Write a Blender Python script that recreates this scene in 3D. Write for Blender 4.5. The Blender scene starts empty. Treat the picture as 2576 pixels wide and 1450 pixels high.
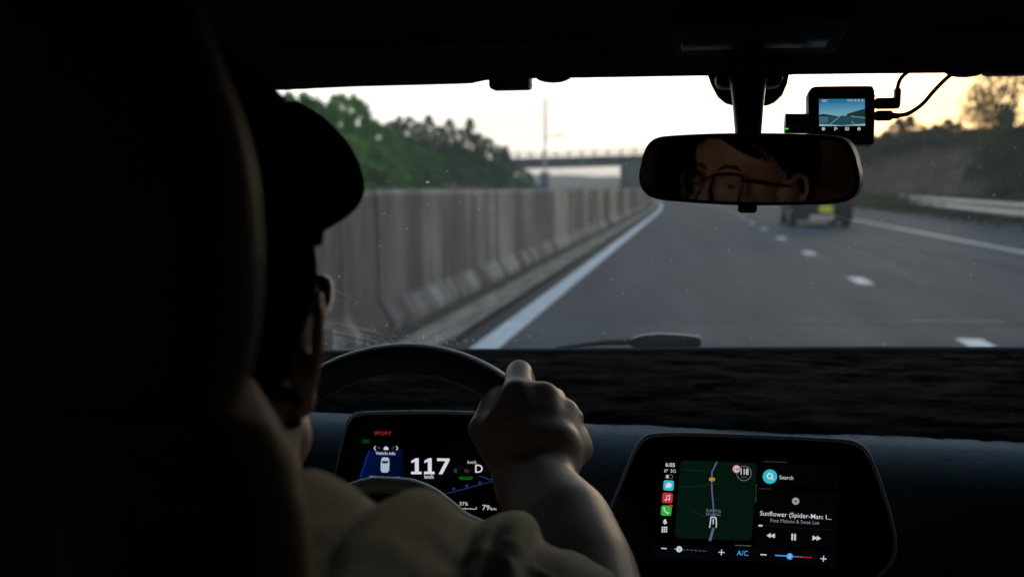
import bpy, bmesh, math, random
from mathutils import Vector, Matrix, Quaternion, noise
random.seed(7)
S = bpy.context.scene
COL = S.collection
PI = math.pi

# ------------------------------------------------------------------ camera
F_PX = 2504.0
TH, PT = math.radians(10.0), math.radians(5.75)
CAM = Vector((0, 0, 1.2))
FW = Vector((-math.sin(TH)*math.cos(PT), math.cos(TH)*math.cos(PT), -math.sin(PT)))
RT = Vector((math.cos(TH), math.sin(TH), 0))
UP = RT.cross(FW)
cd = bpy.data.cameras.new('camera')
cam = bpy.data.objects.new('camera', cd); COL.objects.link(cam)
cd.sensor_width = 36; cd.lens = 35
cd.clip_start = 0.02; cd.clip_end = 6000
cam.matrix_world = Matrix(((RT.x, UP.x, -FW.x, CAM.x), (RT.y, UP.y, -FW.y, CAM.y), (RT.z, UP.z, -FW.z, CAM.z), (0, 0, 0, 1)))
cd.dof.use_dof = True; cd.dof.focus_distance = 1.06; cd.dof.aperture_fstop = 4.6; cd.dof.aperture_blades = 9
S.camera = cam

# ------------------------------------------------------------------ sky, sun, exposure
SUN_AZ, SUN_EL = math.radians(15.5), math.radians(4.0)
SUND = Vector((math.sin(SUN_AZ)*math.cos(SUN_EL), math.cos(SUN_AZ)*math.cos(SUN_EL), math.sin(SUN_EL)))
W = bpy.data.worlds.new('World'); S.world = W; W.use_nodes = True
nt = W.node_tree; N = nt.nodes; L = nt.links
for n in list(N): N.remove(n)
def nd(t, **k):
    n = N.new(t)
    for a, b in k.items(): setattr(n, a, b)
    return n
tc = nd('ShaderNodeTexCoord'); sep = nd('ShaderNodeSeparateXYZ'); L.new(tc.outputs['Generated'], sep.inputs[0])
sky = nd('ShaderNodeTexSky', sky_type='NISHITA'); sky.sun_disc = False
sky.sun_elevation = SUN_EL; sky.sun_rotation = SUN_AZ; sky.air_density = 1.3; sky.dust_density = 3.0
bgA = nd('ShaderNodeBackground'); L.new(sky.outputs[0], bgA.inputs[0]); bgA.inputs[1].default_value = 0.05; sky.ozone_density = 2.0
rmp = nd('ShaderNodeValToRGB'); L.new(sep.outputs[2], rmp.inputs[0])
cr = rmp.color_ramp
cr.elements[0].position = 0.0; cr.elements[0].color = (1.75, 1.63, 1.45, 1)
cr.elements[1].position = 1.0; cr.elements[1].color = (.27, .42, .60, 1)
for p_, c_ in ((.05, (1.95, 1.86, 1.70)), (.11, (2.1, 2.05, 1.9)), (.25, (.95, 1.08, 1.18)), (.5, (.42, .58, .74))):
    e = cr.elements.new(p_); e.color = (*c_, 1)
# stretched cloud streaks
mp = nd('ShaderNodeMapping'); mp.inputs['Scale'].default_value = (2.2, 2.2, 13)
L.new(tc.outputs['Generated'], mp.inputs[0])
nz = nd('ShaderNodeTexNoise'); nz.inputs['Scale'].default_value = 2.0; nz.inputs['Detail'].default_value = 5; nz.inputs['Roughness'].default_value = .55
L.new(mp.outputs[0], nz.inputs['Vector'])
cm = nd('ShaderNodeMapRange'); cm.inputs[1].default_value = .38; cm.inputs[2].default_value = .62; cm.inputs[3].default_value = .80; cm.inputs[4].default_value = 1.12
L.new(nz.outputs[0], cm.inputs[0])
mul = nd('ShaderNodeVectorMath', operation='SCALE'); L.new(rmp.outputs[0], mul.inputs[0]); L.new(cm.outputs[0], mul.inputs['Scale'])
# bright thin cloud round the low sun
dot = nd('ShaderNodeVectorMath', operation='DOT_PRODUCT'); L.new(tc.outputs['Generated'], dot.inputs[0]); dot.inputs[1].default_value = SUND
def glow(lo, hi, power, amp, colr):
    a = nd('ShaderNodeMapRange'); a.inputs[1].default_value = lo; a.inputs[2].default_value = hi; L.new(dot.outputs['Value'], a.inputs[0])
    b = nd('ShaderNodeMath', operation='POWER'); L.new(a.outputs[0], b.inputs[0]); b.inputs[1].default_value = power
    c = nd('ShaderNodeVectorMath', operation='SCALE'); c.inputs[0].default_value = colr
    d = nd('ShaderNodeMath', operation='MULTIPLY'); L.new(b.outputs[0], d.inputs[0]); d.inputs[1].default_value = amp
    L.new(d.outputs[0], c.inputs['Scale']); return c
g1 = glow(.90, 1.0, 2.2, .75, (1.0, .83, .60)); g2 = glow(.975, 1.0, 2.2, 4.2, (1.0, .64, .26))
ad = nd('ShaderNodeVectorMath', operation='ADD'); L.new(mul.outputs[0], ad.inputs[0]); L.new(g1.outputs[0], ad.inputs[1])
ad2 = nd('ShaderNodeVectorMath', operation='ADD'); L.new(ad.outputs[0], ad2.inputs[0]); L.new(g2.outputs[0], ad2.inputs[1])
wf = nd('ShaderNodeMapRange'); wf.inputs[1].default_value = .980; wf.inputs[2].default_value = .9995; wf.inputs[4].default_value = .9; L.new(dot.outputs['Value'], wf.inputs[0])
wm = nd('ShaderNodeMix', data_type='RGBA'); L.new(wf.outputs[0], wm.inputs[0]); L.new(ad2.outputs[0], wm.inputs[6]); wm.inputs[7].default_value = (2.6, 1.75, .82, 1)
bgB = nd('ShaderNodeBackground'); L.new(wm.outputs[2], bgB.inputs[0]); bgB.inputs[1].default_value = 0.90
addsh = nd('ShaderNodeAddShader'); L.new(bgA.outputs[0], addsh.inputs[0]); L.new(bgB.outputs[0], addsh.inputs[1])
wo = nd('ShaderNodeOutputWorld'); L.new(addsh.outputs[0], wo.inputs[0])

sl = bpy.data.lights.new('sun', 'SUN'); sl.energy = 1.0; sl.angle = math.radians(10); sl.color = (1, .74, .5)
so = bpy.data.objects.new('sun', sl); COL.objects.link(so)
so.rotation_euler = (-SUND).to_track_quat('-Z', 'Y').to_euler(); so.location = (20, 60, 20)
S.view_settings.view_transform = 'Standard'; S.view_settings.look = 'None'
S.view_settings.exposure = 0.0; S.view_settings.gamma = 1.0; S.view_settings.use_curve_mapping = False
S.cycles.use_denoising = True
try: S.cycles.denoiser = 'OPENIMAGEDENOISE'
except Exception: pass
S.cycles.max_bounces = 8; S.cycles.transparent_max_bounces = 24; S.cycles.sample_clamp_indirect = 6
S.cycles.caustics_reflective = False; S.cycles.caustics_refractive = False

# ------------------------------------------------------------------ measuring helpers (a photograph pixel + one known coordinate -> a place)
def ray(x, y): return FW + RT*((x-1288)/F_PX) - UP*((y-725)/F_PX)
def P(x, y, Y):
    d = ray(x, y); return CAM + d*(Y/d.y)
def PZ(x, y, z):
    d = ray(x, y); return CAM + d*((z-1.2)/d.z)

# ------------------------------------------------------------------ materials
MATS = {}
def mat(name, col, rough=.6, spec=.5, metal=0, var=0, vscale=8, bump=0, bscale=60, coord='Object', stretch=(1, 1, 1), sss=0, sheen=0, col2=None, detail=4, coat=0):
    if name in MATS: return MATS[name]
    m = bpy.data.materials.new(name); m.use_nodes = True; MATS[name] = m
    t = m.node_tree; b = t.nodes['Principled BSDF']
    b.inputs['Base Color'].default_value = (*col, 1); b.inputs['Roughness'].default_value = rough
    b.inputs['Specular IOR Level'].default_value = spec; b.inputs['Metallic'].default_value = metal
    if coat: b.inputs['Coat Weight'].default_value = coat
    if sss:
        b.inputs['Subsurface Weight'].default_value = sss; b.inputs['Subsurface Radius'].default_value = (1, .25, .12); b.inputs['Subsurface Scale'].default_value = .012
    if sheen: b.inputs['Sheen Weight'].default_value = sheen
    if var or bump or col2:
        c = t.nodes.new('ShaderNodeTexCoord'); mpp = t.nodes.new('ShaderNodeMapping'); mpp.inputs['Scale'].default_value = stretch
        t.links.new(c.outputs[coord], mpp.inputs[0])
    if var or col2:
        z = t.nodes.new('ShaderNodeTexNoise'); z.inputs['Scale'].default_value = vscale; z.inputs['Detail'].default_value = detail
        t.links.new(mpp.outputs[0], z.inputs['Vector'])
        r = t.nodes.new('ShaderNodeValToRGB')
        c2 = col2 or tuple(v*(1+var) for v in col); c1 = col if col2 else tuple(v*(1-var) for v in col)
        r.color_ramp.elements[0].position = .35; r.color_ramp.elements[1].position = .65
        r.color_ramp.elements[0].color = (*c1, 1); r.color_ramp.elements[1].color = (*c2, 1)
        t.links.new(z.outputs[0], r.inputs[0]); t.links.new(r.outputs[0], b.inputs['Base Color'])
    if bump:
        z2 = t.nodes.new('ShaderNodeTexNoise'); z2.inputs['Scale'].default_value = bscale; z2.inputs['Detail'].default_value = 3
        t.links.new(mpp.outputs[0], z2.inputs['Vector'])
        bp = t.nodes.new('ShaderNodeBump'); bp.inputs['Strength'].default_value = bump; bp.inputs['Distance'].default_value = .01
        t.links.new(z2.outputs[0], bp.inputs['Height']); t.links.new(bp.outputs[0], b.inputs['Normal'])
    return m
def emat(name, col, s=1.0):
    if name in MATS: return MATS[name]
    m = bpy.data.materials.new(name); m.use_nodes = True; MATS[name] = m
    t = m.node_tree
    for n in list(t.nodes): t.nodes.remove(n)
    e = t.nodes.new('ShaderNodeEmission'); o = t.nodes.new('ShaderNodeOutputMaterial')
    e.inputs[0].default_value = (*col, 1); e.inputs[1].default_value = s; t.links.new(e.outputs[0], o.inputs[0])
    m.cycles.emission_sampling = 'NONE'
    return m
def glassmat(name, tint=(.9, .92, .92), refl=.5, dirt=0.0):
    if name in MATS: return MATS[name]
    m = bpy.data.materials.new(name); m.use_nodes = True; MATS[name] = m
    t = m.node_tree
    for n in list(t.nodes): t.nodes.remove(n)
    tr = t.nodes.new('ShaderNodeBsdfTransparent'); tr.inputs[0].default_value = (*tint, 1)
    gl = t.nodes.new('ShaderNodeBsdfGlossy'); gl.inputs['Roughness'].default_value = .02
    fr = t.nodes.new('ShaderNodeFresnel'); fr.inputs[0].default_value = 1.4
    mu = t.nodes.new('ShaderNodeMath'); mu.operation = 'MULTIPLY'; mu.inputs[1].default_value = refl; t.links.new(fr.outputs[0], mu.inputs[0])
    mx = t.nodes.new('ShaderNodeMixShader'); t.links.new(mu.outputs[0], mx.inputs[0]); t.links.new(tr.outputs[0], mx.inputs[1]); t.links.new(gl.outputs[0], mx.inputs[2])
    last = mx
    if dirt:
        tl = t.nodes.new('ShaderNodeBsdfTranslucent'); tl.inputs[0].default_value = (.8, .8, .8, 1)
        z = t.nodes.new('ShaderNodeTexNoise'); z.inputs['Scale'].default_value = 6; z.inputs['Detail'].default_value = 6
        c = t.nodes.new('ShaderNodeTexCoord'); t.links.new(c.outputs['Object'], z.inputs['Vector'])
        m2 = t.nodes.new('ShaderNodeMath'); m2.operation = 'MULTIPLY'; m2.inputs[1].default_value = dirt*2; t.links.new(z.outputs[0], m2.inputs[0])
        mx2 = t.nodes.new('ShaderNodeMixShader'); t.links.new(m2.outputs[0], mx2.inputs[0]); t.links.new(mx.outputs[0], mx2.inputs[1]); t.links.new(tl.outputs[0], mx2.inputs[2]); last = mx2
    o = t.nodes.new('ShaderNodeOutputMaterial'); t.links.new(last.outputs[0], o.inputs[0])
    return m

# ------------------------------------------------------------------ object helpers
ORG = {}
def tag(o, label=None, cat=None, group=None, kind=None):
    if label: o['label'] = label
    if cat: o['category'] = cat
    if group: o['group'] = group
    if kind: o['kind'] = kind
    return o
def empty(name, loc, label=None, cat=None, group=None):
    o = bpy.data.objects.new(name, None); COL.objects.link(o); o.location = loc; o.empty_display_size = .1
    ORG[o.name] = Vector(loc); return tag(o, label, cat, group)
def ob(name, me, m, parent=None, smooth=True):
    o = bpy.data.objects.new(name, me); COL.objects.link(o)
    if m is not None and not me.materials:
        me.materials.append(m)
    if parent is not None:
        o.parent = parent; off = ORG[parent.name]; ORG[o.name] = off
        if off.length > 0: me.transform(Matrix.Translation(-off))
    else: ORG[o.name] = Vector((0, 0, 0))
    if smooth is True:
        for p in me.polygons: p.use_smooth = True
    return o
def mesh(name, V, Fc, m, parent=None, smooth=True):
    me = bpy.data.meshes.new(name); me.from_pydata([tuple(v) for v in V], [], Fc); me.update()
    return ob(name, me, m, parent, smooth)
def frombm(name, bm, m, parent=None, smooth=True, sharp=None):
    bmesh.ops.recalc_face_normals(bm, faces=bm.faces)
    me = bpy.data.meshes.new(name); bm.to_mesh(me); bm.free()
    o = ob(name, me, m, parent, smooth)
    if smooth and sharp is not None: me.set_sharp_from_angle(angle=math.radians(sharp))
    return o
def box_bm(bm, c, s, rot=None, bev=0, seg=2):
    r = bmesh.ops.create_cube(bm, size=1); vs = r['verts']
    M = Matrix.Translation(Vector(c)) @ (rot.to_4x4() if rot else Matrix()) @ Matrix.Diagonal((*s, 1))
    bmesh.ops.transform(bm, matrix=M, verts=vs)
    if bev:
        es = list({e for v in vs for e in v.link_edges})
        bmesh.ops.bevel(bm, geom=es, offset=bev, segments=seg, affect='EDGES', profile=.5)
def box(name, c, s, m, parent=None, rot=None, bev=0, seg=2, sharp=40):
    bm = bmesh.new(); box_bm(bm, c, s, rot, bev, seg); return frombm(name, bm, m, parent, True, sharp)
def spline(pts, n=8, closed=False):
    pts = [Vector(p) for p in pts]; out = []; k = len(pts)
    rng = range(k if closed else k-1)
    for i in rng:
        if closed: a, b, c, d = pts[(i-1) % k], pts[i], pts[(i+1) % k], pts[(i+2) % k]
        else: a, b, c, d = pts[max(i-1, 0)], pts[i], pts[i+1], pts[min(i+2, k-1)]
        for j in range(n):
            t = j/n; out.append(.5*((2*b)+(c-a)*t+(2*a-5*b+4*c-d)*t*t+(3*b-a-3*c+d)*t**3))
    if not closed: out.append(pts[-1])
    return out
def tube_bm(bm, pts, r, seg=10, closed=False, flat=None):
    n = len(pts); rings = []; prev = None
    for i, p in enumerate(pts):
        a = pts[(i-1) % n] if (closed or i > 0) else p; b = pts[(i+1) % n] if (closed or i < n-1) else p
        t = (b-a).normalized()
        ref = prev if prev is not None else (Vector((0, 0, 1)) if abs(t.z) < .9 else Vector((1, 0, 0)))
        u = (ref - t*ref.dot(t)).normalized(); prev = u; v = t.cross(u)
        rr = r[i] if isinstance(r, (list, tuple)) else r
        rings.append([bm.verts.new(p + u*math.cos(2*PI*k/seg)*rr + v*math.sin(2*PI*k/seg)*rr*(flat or 1)) for k in range(seg)])
    for i in range(n if closed else n-1):
        A, B = rings[i], rings[(i+1) % n]
        for k in range(seg): bm.faces.new((A[k], A[(k+1) % seg], B[(k+1) % seg], B[k]))
    if not closed:
        bm.faces.new(rings[0][::-1]); bm.faces.new(rings[-1])
def tube(name, pts, r, m, parent=None, seg=10, closed=False, flat=None):
    bm = bmesh.new(); tube_bm(bm, [Vector(p) for p in pts], r, seg, closed, flat); return frombm(name, bm, m, parent, True, 50)
def rings_mesh(name, rings, m, parent=None, cap=True, closed_ring=True, sharp=None):
    bm = bmesh.new(); R = [[bm.verts.new(v) for v in r] for r in rings]
    for i in range(len(R)-1):
        A, B = R[i], R[i+1]; k = len(A)
        for j in range(k if closed_ring else k-1): bm.faces.new((A[j], A[(j+1) % k], B[(j+1) % k], B[j]))
    if cap and closed_ring: bm.faces.new(R[0][::-1]); bm.faces.new(R[-1])
    return frombm(name, bm, m, parent, True, sharp)
def ell_bm(bm, c, r, rot=None, seg=24, rg=14):
    q = bmesh.ops.create_uvsphere(bm, u_segments=seg, v_segments=rg, radius=1)
    M = Matrix.Translation(Vector(c)) @ (rot.to_4x4() if rot else Matrix()) @ Matrix.Diagonal((*r, 1))
    bmesh.ops.transform(bm, matrix=M, verts=q['verts']); return q['verts']
def cap_bm(bm, a, b, ra, rb, seg=16):
    a, b = Vector(a), Vector(b); d = b-a; ln = d.length
    if ln < 1e-6: ell_bm(bm, a, (ra,)*3, seg=seg, rg=seg//2); return
    t = d/ln; u = (Vector((0, 0, 1)) if abs(t.z) < .9 else Vector((1, 0, 0))); u = (u - t*u.dot(t)).normalized(); v = t.cross(u)
    prof = []
    for i in range(1, 6): an = -PI/2 + i*PI/2/6; prof.append((ra*math.sin(an), ra*math.cos(an)))
    for i in range(0, 6): prof.append((i/5*ln, ra+(rb-ra)*i/5))
    for i in range(1, 6): an = i*PI/2/6; prof.append((ln+rb*math.sin(an), rb*math.cos(an)))
    R = [[bm.verts.new(a+t*h+(u*math.cos(2*PI*k/seg)+v*math.sin(2*PI*k/seg))*r) for k in range(seg)] for h, r in prof]
    for i in range(len(R)-1):
        for k in range(seg): bm.faces.new((R[i][k], R[i][(k+1) % seg], R[i+1][(k+1) % seg], R[i+1][k]))
    s = bm.verts.new(a-t*ra); e = bm.verts.new(b+t*rb)
    for k in range(seg):
        bm.faces.new((s, R[0][(k+1) % seg], R[0][k])); bm.faces.new((e, R[-1][k], R[-1][(k+1) % seg]))
def remeshed(name, bm, vox, smooth_it, m, parent, extra=None):
    bmesh.ops.recalc_face_normals(bm, faces=bm.faces)
    me = bpy.data.meshes.new('tmp'); bm.to_mesh(me); bm.free()
    o = bpy.data.objects.new('tmp', me); COL.objects.link(o)
    r = o.modifiers.new('r', 'REMESH'); r.mode = 'VOXEL'; r.voxel_size = vox
    s = o.modifiers.new('s', 'SMOOTH'); s.factor = .5; s.iterations = smooth_it
    dg = bpy.context.evaluated_depsgraph_get(); dg.update()
    me2 = bpy.data.meshes.new_from_object(o.evaluated_get(dg)); bpy.data.objects.remove(o)
    me2.name = name; me2.materials.clear()
    if extra:   # a few more rounds of smoothing where asked (hands and forearms)
        b2 = bmesh.new(); b2.from_mesh(me2); vs = [v for v in b2.verts if extra(v.co)]
        for _ in range(24): bmesh.ops.smooth_vert(b2, verts=vs, factor=.5, use_axis_x=True, use_axis_y=True, use_axis_z=True)
        b2.to_mesh(me2); b2.free()
    return ob(name, me2, m, parent, True)
def copy_tree(o, parent=None):
    c = o.copy(); COL.objects.link(c)
    if parent: c.parent = parent
    for ch in list(o.children): copy_tree(ch, c)
    return c
def lerp(a, b, t): return a+(b-a)*t
def interp(tbl, x):
    if x <= tbl[0][0]: return tbl[0][1]
    for (x0, y0), (x1, y1) in zip(tbl, tbl[1:]):
        if x <= x1: return y0+(y1-y0)*(x-x0)/(x1-x0)
    return tbl[-1][1]

# ================================================================== THE ROAD AND THE LAND
def cx(Y):
    if Y <= 45: return 0.0
    if Y <= 260: return -(Y-45)**2/1850
    return -(215**2/1850) - (Y-260)*2*215/1850
def smooth(e0, e1, x):
    t = max(0, min(1, (x-e0)/(e1-e0))); return t*t*(3-2*t)
def land(X, Y):
    x = X - cx(Y)
    n = noise.noise(Vector((X*.08, Y*.08, 0)))*.6 + noise.noise(Vector((X*.4, Y*.4, 3)))*.15
    if x > 0:
        foot = interp([(0, 12.5), (60, 13.5), (120, 14.5), (400, 20)], Y)
        top = interp([(0, 2.6), (50, 3.1), (75, 4.0), (110, 5.6), (150, 6.4), (230, 5), (400, 2)], Y)
        s = smooth(foot, foot+8, x)
        z = s*(top + .03*(x-foot)) + n*s
    else:
        foot = 15.0
        top = interp([(0, 1.8), (60, 2.4), (90, 3.4), (115, 3.6), (135, 2.0), (150, 1.2), (200, 0), (400, 0)], Y)
        s = smooth(foot, foot+9, -x)
        z = s*(top+.02*(-x-foot)) + n*s
    far = smooth(300, 900, math.hypot(X, Y))
    return z*(1-far) + far*(2 + 4*noise.noise(Vector((X*.004, Y*.004, 8)))) - .03
m_soil = mat('slope_soil_and_grass', (.045, .065, .026), .95, .1, col2=(.33, .24, .185), vscale=.35, bump=.6, bscale=3, detail=8)
xs = []
x = -420.0
while x < 420:
    xs.append(x); x += max(1.2, abs(x)*.07)
ys = []
y = -40.0
while y < 2600:
    ys.append(y); y += max(2.0, abs(y)*.035)
V = [(a + cx(b)*(1 if b < 400 else 1), b, land(a + cx(b), b)) for b in ys for a in xs]
nx = len(xs)
Fc = [(j*nx+i, j*nx+i+1, (j+1)*nx+i+1, (j+1)*nx+i) for j in range(len(ys)-1) for i in range(nx-1)]
tag(mesh('ground', V, Fc, m_soil), kind='structure')

def ribbon(name, x0, x1, z, m, Y0=-30, Y1=420, step=3.0, parent=None, xn=1, zf=None):
    V, Fc = [], []; Y = Y0; k = 0
    while Y <= Y1+1e-6:
        for i in range(xn+1):
            xx = lerp(x0, x1, i/xn); V.append((cx(Y)+xx, Y, (zf(xx) if zf else z)))
        if k:
            for i in range(xn): a = (k-1)*(xn+1)+i; Fc.append((a, a+1, a+xn+2, a+xn+1))
        k += 1; Y += step
    return mesh(name, V, Fc, m, parent, True)
m_asph = mat('worn_asphalt', (.034, .047, .057), .8, .18, col2=(.076, .076, .088), vscale=.5, bump=.35, bscale=260, stretch=(3.2, .35, 1), detail=9)
m_asph2 = mat('dark_shoulder_asphalt', (.05, .055, .066), .8, .35, var=.2, vscale=.6, bump=.3, bscale=200)
m_line = mat('road_paint', (.62, .64, .66), .6, .4, var=.14, vscale=6, detail=6)
tag(ribbon('road', -1.74, 6.5, 0.0, m_asph, step=2.5), kind='structure')
tag(ribbon('road_shoulder', 6.5, 10.2, -.004, m_asph2), kind='structure')
tag(ribbon('opposite_carriageway', -13.5, -3.05, -.004, m_asph), kind='structure')
tag(ribbon('left_edge_line', -1.595, -1.385, .004, m_line), kind='structure')
tag(ribbon('right_edge_line', 6.13, 6.31, .004, m_line), kind='structure')
tag(ribbon('dark_edge_strip', -1.80, -1.60, .002, mat('tar_strip', (.014, .018, .022), .8, .3)), kind='structure')
tag(ribbon('seam_of_tar', 1.98, 2.02, .002, m_asph2), kind='structure')
# concrete drain channel between the line and the barrier
m_gut = mat('gutter_concrete', (.13, .115, .095), .9, .3, col2=(.34, .30, .245), vscale=5, stretch=(6, .25, 1), bump=.4, bscale=40)
def gz(xx):
    t = (xx+2.14)/.38
    return .045 - .02*math.sin(t*PI) + (.014 if int(t*7) % 2 else 0)
tag(ribbon('drain_channel', -2.14, -1.76, 0, m_gut, xn=28, zf=gz), kind='structure')
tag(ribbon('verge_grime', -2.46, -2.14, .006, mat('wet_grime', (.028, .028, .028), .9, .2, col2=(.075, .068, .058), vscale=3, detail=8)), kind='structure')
# lane dashes: one object each
dash_me = None
Y = 7.88 - 5.6*3
k = 0
while Y < 150:
    if dash_me is None:
        dash_me = bpy.data.meshes.new('lane_dash'); dash_me.from_pydata([(-.1, -.5, 0), (.1, -.5, 0), (.1, .5, 0), (-.1, .5, 0)], [], [(0, 1, 2, 3)]); dash_me.materials.append(m_line)
    o = bpy.data.objects.new('lane_dash', dash_me); COL.objects.link(o); o.location = (2.22+cx(Y), Y, .005)
    tag(o, kind='structure', group='white dashes between the two lanes'); Y += 5.6; k += 1

# ------------------------------------------------------------------ concrete median barrier, precast section by section
def barrier_material():
    m = bpy.data.materials.new('stained_barrier_concrete'); m.use_nodes = True; t = m.node_tree; b = t.nodes['Principled BSDF']
    b.inputs['Roughness'].default_value = .88; b.inputs['Specular IOR Level'].default_value = .3
    c = t.nodes.new('ShaderNodeTexCoord'); oi = t.nodes.new('ShaderNodeObjectInfo')
    va = t.nodes.new('ShaderNodeVectorMath'); va.operation = 'ADD'
    sc = t.nodes.new('ShaderNodeVectorMath'); sc.operation = 'SCALE'; sc.inputs[0].default_value = (37, 91, 13); t.links.new(oi.outputs['Random'], sc.inputs['Scale'])
    t.links.new(c.outputs['Object'], va.inputs[0]); t.links.new(sc.outputs[0], va.inputs[1])
    def n(scale, st, det=6):
        mp = t.nodes.new('ShaderNodeMapping'); mp.inputs['Scale'].default_value = st; t.links.new(va.outputs[0], mp.inputs[0])
        z = t.nodes.new('ShaderNodeTexNoise'); z.inputs['Scale'].default_value = scale; z.inputs['Detail'].default_value = det; t.links.new(mp.outputs[0], z.inputs['Vector']); return z
    streak = n(2.2, (1, .85, .10)); blot = n(.8, (1, .55, .5)); fine = n(14, (1, 1, .3))
    r = t.nodes.new('ShaderNodeValToRGB'); e = r.color_ramp
    e.elements[0].position = .38; e.elements[0].color = (.042, .039, .044, 1); e.elements[1].position = .70; e.elements[1].color = (.27, .262, .245, 1)
    q = e.elements.new(.53); q.color = (.112, .108, .112, 1)
    last = None
    for src, wt in ((streak.outputs[0], .62), (blot.outputs[0], .72), (fine.outputs[0], .16), (oi.outputs['Random'], .15)):
        q2 = t.nodes.new('ShaderNodeMath'); q2.operation = 'MULTIPLY_ADD'; t.links.new(src, q2.inputs[0]); q2.inputs[1].default_value = wt
        if last is None: q2.inputs[2].default_value = -.315
        else: t.links.new(last.outputs[0], q2.inputs[2])
        last = q2
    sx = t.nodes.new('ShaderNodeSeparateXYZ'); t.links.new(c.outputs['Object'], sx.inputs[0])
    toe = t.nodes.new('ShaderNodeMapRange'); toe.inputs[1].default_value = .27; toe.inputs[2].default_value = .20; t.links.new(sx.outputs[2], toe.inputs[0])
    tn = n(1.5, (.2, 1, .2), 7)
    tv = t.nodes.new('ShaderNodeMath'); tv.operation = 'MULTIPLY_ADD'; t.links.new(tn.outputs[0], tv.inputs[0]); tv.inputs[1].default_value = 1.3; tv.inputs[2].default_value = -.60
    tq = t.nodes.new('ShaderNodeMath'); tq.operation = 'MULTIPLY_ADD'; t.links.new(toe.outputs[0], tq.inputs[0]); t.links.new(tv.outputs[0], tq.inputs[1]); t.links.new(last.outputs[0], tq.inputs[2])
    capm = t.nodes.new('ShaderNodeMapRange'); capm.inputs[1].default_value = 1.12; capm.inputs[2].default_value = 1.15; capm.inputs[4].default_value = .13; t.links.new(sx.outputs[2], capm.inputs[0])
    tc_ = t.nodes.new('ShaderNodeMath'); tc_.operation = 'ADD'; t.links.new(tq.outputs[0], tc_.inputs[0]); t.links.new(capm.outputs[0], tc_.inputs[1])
    m4 = tc_
    t.links.new(m4.outputs[0], r.inputs[0]); t.links.new(r.outputs[0], b.inputs['Base Color'])
    bp = t.nodes.new('ShaderNodeBump'); bp.inputs['Strength'].default_value = .4; bp.inputs['Distance'].default_value = .02
    t.links.new(fine.outputs[0], bp.inputs['Height']); t.links.new(bp.outputs[0], b.inputs['Normal'])
    return m
m_bar = barrier_material()
barrier = empty('concrete_barrier', (-2.7, 0, 0), 'long stained concrete median barrier with flared foot left of the lane', 'barrier')
def section(Y0, Y1, prof):
    V, Fc = [], []; n = max(2, int((Y1-Y0)/1.5)+1)
    for i in range(n):
        Yy = lerp(Y0, Y1, i/(n-1))
        for (a, z) in prof: V.append((a+cx(Yy)-(-2.7), Yy, z))
    k = len(prof)
    for i in range(n-1):
        for j in range(k): Fc.append((i*k+j, i*k+(j+1) % k, (i+1)*k+(j+1) % k, (i+1)*k+j))
    Fc.append(tuple(range(k))); Fc.append(tuple(range((n-1)*k, n*k))[::-1])
    me = bpy.data.meshes.new('section'); me.from_pydata(V, [], Fc); me.update(); return me
Y = -12.0; i = 0
light_spans = [(19.2, 21.6), (33.0, 36.5), (28.8, 30.4), (41, 43)]
edges = [-12, -9, -6, -3, 0, 2.2, 5.2, 7.1, 8.0, 10.2, 13.2, 16.2, 19.2, 21.6, 24.6, 28.8, 30.4, 33.0, 36.5, 39, 41, 43, 46]
while edges[-1] < 330: edges.append(edges[-1]+3+ (edges[-1] > 100)*3)
for a, b in zip(edges, edges[1:]):
    j = random.uniform(-.012, .012); h = 1.185 + random.uniform(-.008, .006)
    prof = [(-2.43+j, -.02), (-2.43+j, .08), (-2.52+j, .215), (-2.535+j, .26), (-2.555+j, h-.03), (-2.575+j, h), (-2.76+j, h), (-2.78+j, h-.03), (-2.82+j, .30), (-2.92+j, .12), (-2.93+j, -.02)]
    o = bpy.data.objects.new('concrete_section', section(a+.018, b-.018, prof)); COL.objects.link(o); o.data.materials.append(m_bar); o.parent = barrier
    if (a, b) in light_spans: o.data.materials.clear(); o.data.materials.append(mat('pale_new_concrete', (.27, .25, .21), .85, .3, var=.3, vscale=3, stretch=(1, 1, .2)))
# thin cap strip along the barrier top: paler edge, set in the material colour
for p in barrier.children: pass

# ------------------------------------------------------------------ guardrail
m_galv = mat('galvanised_steel', (.42, .41, .37), .5, .5, metal=.3, var=.12, vscale=2)
rail = empty('guardrail', (13, 66, 0), 'long grey steel W-beam guardrail at the foot of the right slope', 'guardrail')
path = [Vector((9.0, 5, 0)), Vector((9.05, 27, 0)), Vector((10.0, 40, 0)), Vector((11.6, 55, 0)), Vector((13.0, 66, 0))]
pp = spline(path, 12)
wprof = [(.0, .38), (-.08, .43), (-.08, .49), (0, .55), (0, .61), (-.08, .67), (-.08, .74), (0, .79)]
V, Fc = [], []
for i, p in enumerate(pp):
    for (dx, z) in wprof: V.append((p.x+dx, p.y, z))
    for (dx, z) in wprof[::-1]: V.append((p.x+dx+.006, p.y, z))
k = len(wprof)*2
for i in range(len(pp)-1):
    for j in range(k): Fc.append((i*k+j, i*k+(j+1) % k, (i+1)*k+(j+1) % k, (i+1)*k+j))
mesh('rail_beam', V, Fc, m_galv, rail, True)
pm = None
for i in range(2, len(pp), 3):
    p = pp[i]
    if pm is None:
        o = box('post', (p.x+.09, p.y, .33), (.1, .10, .8), mat('post_dark', (.05, .055, .05), .8, .3), rail); pm = o.data; ref = p
    else:
        o = bpy.data.objects.new('post', pm); COL.objects.link(o); o.parent = rail; o.location = (p.x-ref.x, p.y-ref.y, 0)

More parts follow.
